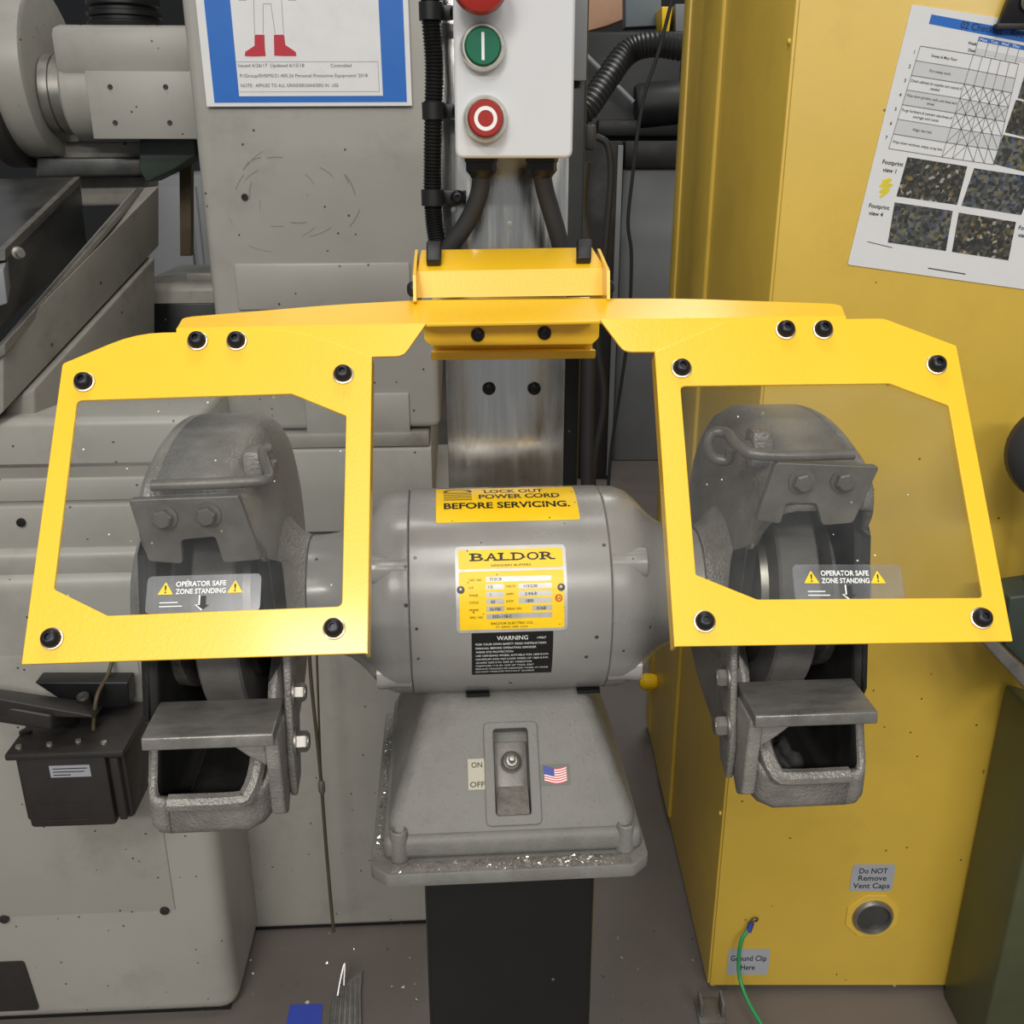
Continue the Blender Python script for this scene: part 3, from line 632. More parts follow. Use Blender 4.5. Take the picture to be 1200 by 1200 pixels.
# ribbed conduit
CN = thing('ribbed_conduit', 'black ribbed conduit clipped along the left edge of the post', 'conduit', Matrix.Identity(4))
cp = smooth_path([pw(PF, *q) for q in [(503, -40, .07), (505, 20, .07), (509, 75, .07), (508, 130, .07), (507, 185, .07), (507, 235, .07), (511, 275, .07), (520, 305, .075)]], 26)
obj('tube', B().tube(cp, lambda t: .0074 + .0012 * (1 if int(t * (len(cp) - 1) + .5) % 2 else -1) * .6, 14), M['black'], CN)
for py in (14, 131, 232):
    i = min(range(len(cp)), key=lambda k: (cp[k] - pw(PF, 508, py, .07)).length); p = cp[i]
    cl = obj('clamp', B().lathe([(-.0065, .0094), (.0065, .0094)], p, (0, 0, 1), 20), M['black'], CN)
    obj('clamp_tab', B().box((p.x + .016, p.y + .008, p.z), (.024, .003, .011), .001), M['black'], cl)
    inst('bolt', bb, cl, facing((p.x + .021, p.y + .0065, p.z), (0, -1, 0)))
# ================================================================== YELLOW EYE SHIELDS
SH = thing('safety_shield', 'bright yellow hinged bar carrying two clear eye shields over the wheels', 'safety shield', HF.M)
def h2(L, z=0): return [(p.x, p.y) for p in HF.pts(L, z=z)]
wsh = ring_washer(.0035, .0075, .0010).done('washer'); wsh.materials.append(M['zinc'])
sbt = button_bolt(.0066).done('bolt'); sbt.materials.append(M['blackbolt'])
def sh_bolt(px, py, parent):
    p = HF.at(px, py, z=.003); m_ = T((p.x, p.y, .0016))
    inst('washer', wsh, parent, m_); inst('bolt', sbt, parent, T((p.x, p.y, .0032)))
def tri(cx, cy, s): return rnd([(cx - s, cy - s * .8), (cx + s, cy - s * .8), (cx, cy + s * .9)], s * .15, 3)
for side in ('left', 'right'):
    if side == 'left':
        out = [(74, 427), (160, 391), (350, 388), (428, 416), (436, 418), (431, 766), (26, 779)]
        inn = [(91, 470), (342, 462), (406, 488), (401, 711), (127, 722), (64, 691)]
        bol = [(98, 447), (402, 438), (391, 736), (60, 748), (231, 399), (277, 399)]; edge = ((436, 418), (431, 766)); st = ((172, 676), (305, 672), (305, 716), (170, 720))
        lbl = 'clear eye shield in yellow frame over the left wheel'; ir = [.004, .001, .001, .004, .001, .001]
    else:
        out = [(767, 413), (845, 380), (862, 376), (1035, 374), (1120, 406), (1186, 752), (790, 758)]
        inn = [(797, 453), (1042, 450), (1111, 476), (1151, 701), (887, 703), (815, 674)]
        bol = [(799, 431), (1098, 427), (1151, 724), (826, 728), (921, 386), (965, 386)]; edge = ((767, 413), (790, 758)); st = ((925, 662), (1052, 662), (1060, 706), (932, 706))
        lbl = 'clear eye shield in yellow frame over the right wheel'; ir = [.004, .001, .001, .003, .001, .001]
    fr = obj('shield_frame', plate(h2(out), .0025, [h2(inn)], r=[.002, .02, .02, .004, .001, .001, .001], hr=ir, bev=.0005), M['yellow'], SH, label=lbl)
    a_, b_ = h2(edge); e0, e1 = Vector((a_[0], a_[1], 0)), Vector((b_[0], b_[1], 0)); sgn = -1 if side == 'left' else 1
    off = Vector((sgn * .002, 0, 0))
    obj('edge_flange', B().hexa([e0 + off + Vector((0, 0, .001)), e1 + off + Vector((0, 0, .001)), e1 + Vector((0, 0, .001)), e0 + Vector((0, 0, .001))], [e0 + off + Vector((0, 0, -.014)), e1 + off + Vector((0, 0, -.014)), e1 + Vector((0, 0, -.014)), e0 + Vector((0, 0, -.014))]), M['yellow'], fr)
    # pane behind the frame
    oc = h2(out); c_ = Vector((sum(p[0] for p in oc) / 7, sum(p[1] for p in oc) / 7))
    pn = [tuple(c_ + (Vector(p) - c_) * .955) for p in oc]
    obj('clear_pane', plate(pn, .003, r=.004, z=-.003), M['pane'], fr)
    for q in bol: sh_bolt(*q, fr)
    # clear sticker with warning triangles
    S = HF.pts(st, z=-.0013); sw_ = (S[1] - S[0]).length; shh = (S[0] - S[3]).length
    MS = axes(S[3], S[2] - S[3], S[0] - S[3])
    stk = obj('safety_sticker', plate(rect(0, 0, sw_, shh), .0006, r=.004, M=MS, z=.0003), M['sticker'], fr, label='clear sticker with two yellow warning triangles')
    b3 = B(); b4 = B()
    for u in (.165, .775):
        b = B(); b2 = B(); b.mesh(curve_mesh([tri(sw_ * u, shh * .66, shh * .20)], 0), MS @ T((0, 0, .0008)))
        b2.mesh(text_mesh('!', shh * .2, None, .02), MS @ T((sw_ * u, shh * .64, .0011))); obj('warning_triangle', b, M['labelyellow'], fr, 0); obj('exclamation_mark', b2, M['ink'], fr, 0)
    b3.mesh(text_mesh('OPERATOR SAFE', shh * .13, sw_ * .44, .02), MS @ T((sw_ * .475, shh * .77, .0009)))
    b3.mesh(text_mesh('ZONE STANDING', shh * .13, sw_ * .44, .02), MS @ T((sw_ * .475, shh * .57, .0009)))
    for v, wd in ((.27, .16), (.17, .20)): b3.mesh(curve_mesh([rect(sw_ * .12, shh * v, sw_ * (.12 + wd), shh * (v + .025))], 0), MS @ T((0, 0, .0009)))
    ar = [(.475, .44), (.525, .44), (.525, .20), (.555, .20), (.50, .08), (.445, .20), (.475, .20)]
    b4.mesh(curve_mesh([[(sw_ * u, shh * v) for u, v in ar]], 0), MS @ T((0, 0, .0009)))
    ar2 = [(.462, .46), (.475, .46), (.475, .20), (.445, .20), (.50, .08), (.49, .05), (.43, .21), (.462, .21)]
    b3.mesh(curve_mesh([[(sw_ * u, shh * v) for u, v in ar2]], 0), MS @ T((0, 0, .0010)))
    # third-level pieces: frame > sticker pieces stay one level under the frame
    obj('sticker_lettering', b3, M['white'], fr, 0); obj('arrow_mark', b4, M['ink'], fr, 0)
# bar: front flange in two wings, upper flange folded back
zb_ = -.0026
b = plate(h2([(207, 385), (500, 379.5), (473, 418), (425, 419), (207, 410)], zb_), .0024, r=[.001, .001, .006, .001, .001], bev=.0004, z=zb_)
b2_ = plate(h2([(702, 374.5), (991, 371), (991, 402), (775, 413), (731, 413)], zb_), .0024, r=[.001, .001, .001, .001, .006], bev=.0004, z=zb_)
wing_a, wing_b = b, b2_
p0 = HF.M @ HF.at(207, 385, z=zb_); p1 = HF.M @ HF.at(991, 371, z=zb_)
ub = math.radians(11); FU = Frame(axes(p0, p1 - p0, Vector((0, math.cos(ub), math.sin(ub)))))
up_px = [(207, 385), (991, 371), (986, 358), (975, 356), (800, 350), (713, 350), (486, 352), (395, 357), (225, 371), (214, 373)]
L_ = [(p.x, p.y) for p in FU.pts(up_px, z=0)]
bar = obj('cross_bar', plate(L_, .0024, r=[.001, .001, .004, .004, .02, .001, .001, .02, .004, .004], bev=.0004, M=HF.I @ FU.M, z=-.001), M['yellow'], SH)
obj('bar_wing', wing_a, M['yellow'], bar); obj('bar_wing', wing_b, M['yellow'], bar)
sl_ = [(381, 397, 9), (818, 389, -9)]
# hinge, built square to the post
def hp(px, py, Y): return HF.I @ pw(PF, px, py, Y)
cov = obj('hinge_cover', B().hexa([hp(494, 293, .036), hp(489, 318, .004), hp(489, 349, -.004), hp(491, 349, -.001), hp(491, 321, .007), hp(496, 293, .0395)], [hp(694, 290, .036), hp(708, 314, .004), hp(708, 346, -.004), hp(706, 346, -.001), hp(706, 317, .007), hp(692, 290, .0395)]), M['yellow'], SH)
for xa, xb in ((485, 488.5), (708, 711.5)):
    d = [(0, .036, 292), (0, .004, 306), (0, -.022, 322 if xa < 600 else 318), (0, -.028, 352), (0, .03, 372), (0, .07, 380), (0, .09, 380), (0, .09, 360), (0, .055, 330)]
    q0 = [PF.at(600, py, y=Y) for _, Y, py in d]; X0 = PF.at(xa, 335, y=-.01).x; X1 = PF.at(xb, 335, y=-.01).x
    obj('hinge_ear', B().hexa([HF.I @ PF.M @ Vector((X0, p.y, p.z)) for p in q0], [HF.I @ PF.M @ Vector((X1, p.y, p.z)) for p in q0]), M['yellow'], cov)
    zz = PF.at(600, 338, y=-.012).z; s_ = -1 if xa < 600 else 1
    pm = facing(HF.I @ PF.M @ Vector((X0 if s_ < 0 else X1, -.012, zz)), (HF.I @ PF.M).to_3x3() @ Vector((s_, 0, 0)), (0, 1, 0))
    inst('pivot_bolt', bb, cov, pm)
for px in (509, 684):
    py = 301 if px < 600 else 299
    a_ = hp(px - 9, py - 11, .031); b_ = hp(px + 9, py - 11.5, .031); c_ = hp(px + 8, py + 11, .0105); d_ = hp(px - 9, py + 11.5, .0105); up_ = (HF.I @ PF.M).to_3x3() @ Vector((0, -.004, .006))
    obj('black_clip', B().prism([a_, b_, c_, d_], up_, .0015), M['black'], cov)
xs = [PF.at(505, 400, y=YP_ - .004).x, PF.at(697, 400, y=YP_ - .004).x]
HP_ = HF.I @ PF.M
za, zc, zd = PF.at(600, 408, y=YP_ - .012).z, PF.at(600, 421, y=YP_ - .012).z, PF.at(600, 350, y=YP_ - .01).z
mp_ = obj('mount_plate', B().span((xs[0] + .002, YP_ - .005, zc + .001), (xs[1] - .002, YP_ - .0005, zd), .001, M=HP_), M['yellow'], SH)
obj('mount_lip', B().span((xs[0], YP_ - .014, zc), (xs[1], YP_ - .0055, za - .002), .0015, M=HP_), M['yellow'], mp_)
xs2 = [PF.at(497, 395, y=YP_ - .02).x, PF.at(702, 395, y=YP_ - .02).x]; z2 = PF.at(600, 405, y=YP_ - .022).z
obj('swing_plate', plate([(xs2[0], z2 + .022), (xs2[0], z2 + .006), (xs2[0] + .006, z2), (xs2[1] - .006, z2), (xs2[1], z2 + .006), (xs2[1], z2 + .022)], .004, r=.002, bev=.0005, M=HP_ @ T((0, YP_ - .018, 0)) @ MP), M['yellow'], mp_)
for px, py in ((560, 392), (638, 390)):
    p = PF.at(px, py, y=YP_ - .02); inst('bolt', bb, mp_, HP_ @ facing((p.x, YP_ - .02, p.z), (0, -1, 0)))

# ================================================================== GREY MACHINE ON THE LEFT
GM = thing('surface_grinder', 'large grey surface grinding machine with column and spindle head at left', 'machine', SF.M)
def sz(px, py, y): return SF.at(px, py, y=y)
# lower body (front block) and stepped casting above it
zl = sz(120, 668, -.02).z
obj('base_casting', B().span((-1.5, -.022, .004), (-.462, .62, zl), .03, seg=4), M['machine'], GM)
obj('plinth', B().span((-1.48, -.008, 0), (-.478, .6, .02)), M['blackpaint'], GM)
z1 = sz(120, 640, .0).z; z2_ = sz(120, 592, .0).z; z3 = sz(120, 562, .0).z; z4 = sz(120, 490, .01).z
obj('rounded_step', B().span((-1.5, -.012, zl - .02), (-.46, .5, z1), .014, seg=4), M['machine'], GM)
obj('way_panel', B().span((-1.5, .0, z1 - .01), (-.44, .5, z2_), .003), M['machine'], GM)
obj('way_panel', B().span((-1.5, .008, z2_ + .004), (-.44, .5, z3), .003), M['machine'], GM)
obj('way_core', B().span((-1.5, .012, z2_ - .02), (-.45, .5, z3 + .02)), M['machine2'], GM)
obj('saddle', B().span((-.735, .012, z3 + .003), (sz(232, 490, .01).x, .45, z4), .012, seg=3), M['machine'], GM)
obj('saddle_side', B().span((-1.5, .02, z3 + .003), (-.74, .45, z4 - .03), .02, seg=3), M['machine2'], GM)
for px, py in ((25, 612),): 
    p = sz(px, py, -.001); obj('plug', B().lathe([(0, .006), (.004, .006), (.005, 0)], (p.x, .0, p.z), (0, -1, 0), 16), M['black'], GM)
# cover panel with screws on the front block
p = sz(205, 1066, -.0245); obj('access_panel', B().span((-1.2, -.0245, p.z), (p.x, -.021, p.z + .46), .0008), M['machine'], GM)
for px, py in ((193, 1067), (5, 1077)):
    p = sz(px, py, -.025); obj('screw', B().lathe([(0, .0075), (.003, .007), (.004, .004), (.003, 0)], (p.x, -.0245, p.z), (0, -1, 0), 16), M['charcoal'], GM)
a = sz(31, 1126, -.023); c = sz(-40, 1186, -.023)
sk = obj('hole_shade_plate', plate([(c.x, c.z), (a.x + .004, c.z), (a.x - .004, a.z), (c.x, a.z)], .004, r=.006, M=T((0, -.0235, 0)) @ MP), M['charcoal'], GM)  # flat charcoal plate whose colour imitates the shade in a hole
obj('socket_plug', B().lathe([(0, .022), (.012, .020), (.013, .012)], (c.x + .032, -.025, (a.z + c.z) / 2), (0, -1, 0), 20), M['black'], sk)
# rear lower base and column
yb1 = .165
zc1 = sz(400, 628, yb1).z; zc2 = sz(400, 528, yb1).z; zc3 = sz(400, 508, yb1 + .01).z
xr = sz(508, 600, yb1).x
obj('column_base', B().span((-.50, yb1, .006), (xr + .03, .7, zc1 - .006), .012, seg=3), M['machine'], GM)
obj('plinth', B().span((-.49, yb1 + .006, 0), (xr + .02, .68, .03)), M['blackpaint'], GM)
obj('column_step', B().span((-.47, yb1 + .006, zc1 + .004), (xr, .68, zc2), .004), M['machine'], GM)
obj('column_core', B().span((-.46, yb1 + .03, zc1 - .05), (xr - .02, .66, zc1 + .05)), M['blackpaint'], GM)
obj('column_collar', B().span((-.465, yb1 + .01, zc2 + .001), (xr - .003, .67, zc3), .004), M['machine2'], GM)
xl = sz(246, 330, yb1 + .02).x; xr2 = sz(511, 300, yb1 + .02).x; yc = yb1 + .02
obj('column', B().span((xl, yc, zc3 + .003), (xr2, .62, 1.72), .012, seg=3), M['machine'], GM)
for q in (((274, 309), (482, 362)), ((356, 462), (481, 507))):
    a = sz(*q[0], yc - .004); c = sz(*q[1], yc - .004)
    obj('raised_panel', B().span((a.x, yc - .005, c.z), (c.x, yc + .002, a.z), .003), M['machine'], GM)
# ring-shaped scuffs on the column
random.seed(3); b = B(); PCF = Frame(SF.M @ T((0, yc - .0004, 0)) @ MP)
for k in range(20):
    cx_, cy_ = random.choice(((325, 235), (350, 228), (345, 240))); rr_ = random.choice((38, 48, 60, 72)) + random.uniform(-3, 3); t0 = random.uniform(0, 6.28); n_ = random.randint(3, 9)
    P_ = [PCF.at(cx_ + rr_ * math.cos(t0 + i * .06), cy_ + rr_ * .85 * math.sin(t0 + i * .06), z=0) for i in range(n_)]
    wd_ = random.uniform(.0003, .0008)
    for p_, q_ in zip(P_, P_[1:]):
        d_ = (q_ - p_).normalized(); nn = Vector((-d_.y, d_.x, 0)) * wd_
        b.mesh(curve_mesh([[p_ + nn, q_ + nn, q_ - nn, p_ - nn]], 0), SF.I @ PCF.M)
obj('scuff_marks', b, M['scuff'], GM, 0, kind='stuff')
p = sz(287, 231, yc); obj('screw_hole', B().lathe([(0, .0048), (.0012, .0048), (.0012, .0025), (-.001, .0025), (-.001, 0)], (p.x, yc - .001, p.z), (0, -1, 0), 16), M['blackpaint'], GM)
# small casting between column and rail
yk = .42; a = sz(152, 333, yk); c = sz(262, 452, yk)
kb = obj('rear_housing', B().span((a.x, yk, c.z - .25), (c.x + .03, yk + .3, a.z), .014, seg=3), M['machine2'], GM)
a = sz(176, 356, yk - .004); obj('opening_shade_plate', B().span((a.x, yk - .004, c.z - .1), (c.x, yk + .002, a.z), .002), M['blackpaint'], kb)  # raised black plate, the shade of the opening is put into its colour
a = sz(208, 318, yk - .0); obj('housing_rib', B().span((a.x, yk + .05, kb.data.vertices[0].co.z * 0 + sz(152, 333, yk).z - .002), (c.x, yk + .08, sz(152, 333, yk).z + .012), .003), M['machine2'], kb)
# spindle head
yh = .40
a = sz(55, 30, yh); c = sz(226, 120, yh)
HD = obj('spindle_head', B().span((a.x, yh, sz(120, 90, yh).z), (c.x + .06, yh + .22, sz(120, 28, yh).z), .014), M['machine'], GM)
zc_ = sz(100, 108, yh).z
obj('spindle_barrel', B().lathe([(0, .066), (.004, .070), (.05, .070), (.25, .070)], (a.x + .002, yh + .068, zc_), (1, 0, 0), 48), M['machine'], HD)
a2 = sz(99, 83, yh - .006); c2 = sz(224, 163, yh - .006)
fp = obj('front_plate', B().span((a2.x, yh - .008, c2.z), (c2.x + .02, yh + .04, a2.z), .002), M['machine'], HD)
for px, py in ((129, 102), (194, 102), (135, 144), (199, 144)):
    p = sz(px, py, yh - .008); obj('screw', B().lathe([(0, .0042), (.001, .0038), (.0005, 0)], (p.x, yh - .008, p.z), (0, -1, 0), 12), M['charcoal'], GM)
obj('spindle_flange', B().lathe([(-.034, .058), (-.032, .060), (-.018, .060), (-.017, .057), (-.014, .057), (-.013, .062), (.002, .062)], (a.x, yh + .068, zc_), (1, 0, 0), 48), M['steel'], HD)
wg = obj('wheel_guard', B().lathe([(-.14, .11), (-.14, .128), (-.06, .13), (-.040, .128), (-.036, .12), (-.036, .02)], (a.x, yh + .10, sz(20, 82, yh).z), (1, 0, 0), 56), M['machine'], GM)
obj('wheel_disc', B().lathe([(-.115, .10), (-.115, .122), (-.085, .122), (-.085, .1)], (a.x, yh + .085, sz(20, 82, yh).z - .022), (1, 0, 0), 56), M['charcoal'], GM)
p = sz(150, 26, yh + .1); b = B(); pr = [(0, .055), (.006, .058), (.010, .058), (.012, .053), (.016, .053), (.018, .057), (.024, .057), (.026, .051), (.03, .051), (.034, .056), (.05, .056), (.12, .05)]
obj('bellows', B().lathe(pr, (p.x, yh + .085, sz(120, 28, yh).z), (0, 0, 1), 40), M['black'], HD)
# dark wedge arm under the head and lower slide bars
def q4(L, y): return [sz(px, py, y) for px, py in L]
obj('wedge_arm', B().prism(q4([(163, 164), (228, 156), (230, 182), (205, 198), (172, 214), (163, 200)], .45), (0, .08, 0), .003), M['greensteel'], GM)
obj('lower_slide', B().prism(q4([(45, 166), (165, 166), (166, 186), (45, 186)], .50), (0, .12, 0), .003), M['machine2'], GM)
obj('slide_band', B().prism(q4([(42, 185), (166, 184), (166, 206), (42, 208)], .47), (0, .1, 0), .004), M['tabledark'], GM)
obj('slide_block', B().prism(q4([(92, 206), (168, 206), (166, 240), (96, 242)], .52), (0, .1, 0), .004), M['machine2'], GM)
obj('rear_post', B().prism(q4([(210, 195), (224, 188), (224, 300), (211, 300)], .55), (0, .02, 0), .001), M['copper'], GM)
# dark table and sloping splash rail running towards the viewer
def sw2(L): return [SF.at(px, py, y=Y) for px, py, Y in L]
TB = obj('work_table', B().hexa(sw2([(-60, 345, .02), (-2, 292, .05), (-2, 385, .05), (-60, 440, .02)]), sw2([(-30, 210, .42), (92, 207, .42), (103, 290, .40), (-30, 300, .42)]), .002), M['tabledark'], GM)
obj('table_edge', B().hexa(sw2([(-3, 293, .048), (6, 292, .048), (6, 305, .048), (-3, 306, .048)]), sw2([(87, 207, .415), (94, 207, .415), (95, 216, .415), (88, 216, .415)])), M['castdark'], TB)
obj('table_fitting', B().lathe([(0, .008), (.006, .008), (.007, .005), (.02, .005)], sz(20, 296, .06), (.6, -.8, 0), 14), M['steel'], TB)
obj('table_stop', B().hexa(sw2([(-10, 318, .01), (4, 315, .01), (9, 356, .01), (-10, 362, .01)]), sw2([(0, 300, .12), (12, 296, .12), (14, 330, .12), (0, 335, .12)]), .002), M['farcab'], TB)
RL = obj('splash_rail', B().hexa(sw2([(-40, 447, .0), (4, 402, .0), (4, 482, .0), (-40, 530, .0)]), sw2([(157, 221, .38), (186, 218, .38), (186, 288, .38), (160, 288, .38)]), .001), M['machine2'], GM)
obj('rail_lip', B().hexa(sw2([(-8, 412, -.005), (6, 402, -.005), (6, 415, -.005), (-8, 425, -.005)]), sw2([(160, 220, .375), (168, 219, .375), (168, 225, .375), (160, 226, .375)]), .0006), M['steel'], RL)
obj('rail_support', B().hexa(sw2([(-60, 505, .04), (40, 455, .04), (40, 560, .04), (-60, 600, .04)]), sw2([(120, 303, .36), (182, 300, .36), (182, 440, .36), (120, 440, .36)]), .004), M['machine2'], GM)

# poster
PW = Frame(SF.M @ T((0, yc - .004, 0)) @ MP)
def pp(px, py): p = PW.at(px, py, z=0); return (p.x, p.y)
bl = Vector(pp(243, 125)); br = Vector(pp(483, 124)); pwid = (br - bl).length
MPo = axes(PW.M @ Vector((bl.x, bl.y, .0)), PW.M.to_3x3() @ Vector((br.x - bl.x, br.y - bl.y, 0)), PW.M.to_3x3() @ Vector((0, 1, 0)))
PS = thing('safety_poster', 'laminated blue-bordered protective equipment poster on the grey column', 'poster', MPo)
PSF = Frame(MPo)
def ps(px, py): p = PSF.at(px, py, z=0); return (p.x, p.y)
ht = .30
obj('sheet', plate(rect(0, 0, pwid, ht), .003, r=.001, z=.0015), M['paper'], PS)
i0 = ps(252, 120.5); i1 = ps(477, 120)
obj('blue_border', plate(rect(i0[0], i0[1], i1[0], ht - .004), .0004, z=.0032), M['blue'], PS)
j0 = ps(281, 113); j1 = ps(449, 112)
obj('white_panel', plate(rect(j0[0], j0[1], j1[0], ht - .03), .0004, z=.0036), M['paper'], PS)
b = B()
def line(b, p, q, wd, z, Mx=None):
    p, q = Vector(p[:2]), Vector(q[:2]); n = (q - p).normalized(); n = Vector((-n.y, n.x)) * wd / 2
    b.mesh(curve_mesh([[p + n, q + n, q - n, p - n]], 0), (Mx if Mx is not None else Matrix.Identity(4)) @ T((0, 0, z)))
t0 = ps(281, 108); t1 = ps(443, 72.5)
for a_, c_ in (((t0[0], t0[1]), (t1[0], t0[1])), ((t0[0], t1[1]), (t1[0], t1[1])), ((t1[0], t0[1]), (t1[0], t1[1]))): line(b, a_, c_, .0005, .004)
for L in ([(298, 0), (299, 40)], [(309, 40), (309, 5), (318, 5), (323, 40)], [(330, -5), (333, 40)]):
    L = [ps(*q) for q in L]
    for a_, c_ in zip(L, L[1:]): line(b, a_, c_, .0006, .004)
obj('outline_print', b, M['inkgrey'], PS, 0)
b = B()
for s, pa, wd, hgt in (('Issued 6/26/17  Updated 6/15/18', (280, 77), 77, .0042), ('Controlled', (388, 77), 24, .0042), ('P:/Group/EHSMS/21.400.26 Personal Protective Equipment/ 2018', (282, 89), 149, .0042), ('NOTE:  APPLIES TO ALL GRINDER/SANDERS IN  USE', (283, 100.5), 114, .0042)):
    a_ = ps(*pa); e_ = ps(pa[0] + wd, pa[1]); b.mesh(text_mesh(s, hgt, e_[0] - a_[0], .0, align='LEFT'), T((a_[0], a_[1], .004)))
obj('lettering', b, M['ink'], PS, 0)
for boot in ([(299, 41), (310.5, 41), (311, 56), (312, 66), (297, 66.5), (287.5, 66), (288, 61), (299, 54)], [(321.5, 41), (333.5, 41), (335, 53), (347, 61), (348, 66), (334, 66), (322, 65.5)]):
    obj('boot_print', plate([ps(*q) for q in boot], .0004, r=.001, z=.004), M['bootred'], PS)
for gx in (285, 343):
    b = B(); c_ = ps(gx, -1)
    for k in range(4): line(b, (c_[0] - .004 + k * .0026, c_[1] + .004), (c_[0] - .004 + k * .0026, c_[1] - .002), .0016, .004)
    obj('glove_print', b, M['ink'], PS, 0)

# ================================================================== BLACK JUNCTION BOX AND LEVER
JB = thing('junction_box', 'black box with lever hung on the front of the grey machine', 'box', SF.M)
yf = -.155; yr = -.037
top = q4([(8, 882), (131, 880)], yf); bot = q4([(30, 968), (135, 966)], yf)
xL, xR, zT, zB = top[0].x, top[1].x, (top[0].z + top[1].z) / 2, (bot[0].z + bot[1].z) / 2
obj('case', B().span((xL + .002, yf + .01, zB), (xR + .012, yr + .01, zT - .006), .006, seg=2), M['charcoal'], JB)
obj('front_cover', B().span((xL + .010, yf, zB - .004), (xR - .010, yf + .02, zT - .008), .006), M['charcoal'], JB)
lid = obj('lid', B().span((xL - .003, yf - .004, zT - .010), (xR + .016, yr + .006, zT), .003), M['charcoal'], JB)
obj('corner_rib', B().span((xR - .004, yf - .001, zB + .006), (xR + .006, yf + .02, zT - .012), .002), M['charcoal'], JB)
for px, py in ((22, 876), (58, 873), (122, 871), (138, 824), (30, 859), (92, 869)):
    p = SF.at(px, py, z=zT); big = px == 30
    obj('screw', B().lathe([(0, .008 if big else .0042), (.003, .008 if big else .004), (.004, 0)], p, (0, 0, 1), 16), M['black' if big else 'zinc'], lid)
a = sz(57, 898, yf - .001); c = sz(107, 910, yf - .001)
jl = obj('rating_label', plate(rect(a.x, c.z, c.x, a.z), .0006, M=T((0, yf - .0004, 0)) @ MP), M['signgrey'], JB)
b = B(); fx = T((0, yf - .0009, 0)) @ MP
for k, (u0, u1) in enumerate(((.08, .93), (.08, .85), (.08, .5))): b.mesh(curve_mesh([rect(a.x + (c.x - a.x) * u0, a.z + (c.z - a.z) * (.22 + k * .27), a.x + (c.x - a.x) * u1, a.z + (c.z - a.z) * (.30 + k * .27))], 0), fx)
obj('label_print', b, M['ink'], jl, 0)
for py in (944, 962):
    a = sz(48, py, yf); c = sz(106, py - 1, yf); obj('moulded_line', B().span((a.x, yf - .0012, a.z - .001), (c.x, yf + .002, a.z + .001), .0004), M['charcoal'], JB)
# lever arm over the lid
LV = obj('lever_arm', B().hexa([SF.at(-60, 808, y=-.16), SF.at(-60, 836, y=-.16), SF.at(-60, 828, y=-.10), SF.at(-60, 798, y=-.10)], [SF.at(108, 838, y=-.135), SF.at(112, 842, y=-.135), SF.at(122, 828, y=-.07), SF.at(95, 822, y=-.07)], .004), M['charcoal'], JB)
obj('lever_mid', B().hexa([SF.at(-60, 816, y=-.15), SF.at(-60, 838, y=-.15), SF.at(-60, 830, y=-.1), SF.at(-60, 808, y=-.1)], [SF.at(60, 838, y=-.15), SF.at(60, 856, y=-.15), SF.at(95, 848, y=-.08), SF.at(95, 826, y=-.08)], .004), M['charcoal'], JB)
obj('lever_back', B().prism([SF.at(40, 800, y=-.068), SF.at(150, 800, y=-.068), SF.at(152, 828, y=-.068), SF.at(90, 833, y=-.068)], (0, .03, 0), .002), M['black'], JB)
p = SF.at(98, 818, y=-.075); obj('pivot_bolt', B().lathe([(-.02, .009), (.004, .009), (.006, .007), (.006, .003), (.004, 0)], p, (0, -.35, 1), 18), M['charcoal'], LV)
p = sz(158, 838, -.028); obj('side_knob', B().lathe([(0, .008), (.01, .009), (.012, .006)], p, (.4, -1, 0), 16), M['black'], JB)
cable('thin_wire', [SF.M @ SF.at(*q, y=Y) for q, Y in (((132, 772), -.03), ((126, 792), -.05), ((114, 815), -.09), ((110, 845), -.10), ((110, 864), -.105))], .0028, 'copper', 'thin olive wire rising from the black box behind the shield', 'wire')
HW = cable('hanging_wire', [SF.M @ SF.at(*q, y=Y) for q, Y in (((360, 700), .04), ((364, 790), .04), ((375, 900), .04), ((382, 990), .04), ((388, 1060), .035), ((391, 1092), .03))], .0028, 'wire', 'thin steel wire hanging down beside the left tool rest', 'wire')
b = B(); b.tube([SF.M @ SF.at(371, 760, y=.043), SF.M @ SF.at(376, 905, y=.043), SF.M @ SF.at(379, 925, y=.042)], .0018, 8, 4)
obj('wire_tail', b, M['wire'], HW)
obj('wire_knot', B().lathe([(-.012, .004), (-.008, .0055), (.008, .0055), (.012, .004)], SF.M @ SF.at(377, 922, y=.04), (0, 0, 1), 12), M['steel'], HW)

# ================================================================== YELLOW SAFETY CABINET
CY = .506; CXl, CXr = .338, 1.25
YC = thing('safety_cabinet', 'tall yellow steel flammables cabinet standing right of the grinder', 'cabinet', T((0, 0, 0)))
obj('body', B().span((CXl, CY + .002, .012), (CXr, 1.335, 1.75), .003), M['cabinet'], YC)
obj('front_sheet', B().span((CXl + .004, CY - .0015, .012), (CXr, CY + .004, 1.75), .0015), M['cabinet'], YC)
obj('side_rib', B().span((CXl - .006, .93, .03), (CXl + .004, 1.10, 1.74), .005, seg=3), M['cabinet'], YC)
obj('rear_fold', B().span((CXl - .004, 1.26, .03), (CXl + .004, 1.325, 1.74), .003), M['cabinet'], YC)
for px, py in ((929, 52), (705, 930)): pass
for z in (1.49, .36):
    obj('edge_rivet', B().lathe([(0, .004), (.003, .0035), (.004, 0)], (CXl, CY + .012, z), (-1, 0, 0), 12), M['cabinet'], YC)
def cf(px, py): return WF.at(px, py, y=CY - .002)
FX = T((0, CY - .0018, 0)) @ MP
p = cf(1022, 1073)
vc = obj('vent_cap', B().lathe([(0, .034), (.006, .034), (.010, .031), (.010, .0285), (.002, .027), (.002, 0)], (p.x, CY - .0015, p.z), (0, -1, 0), 36), M['steel'], YC)
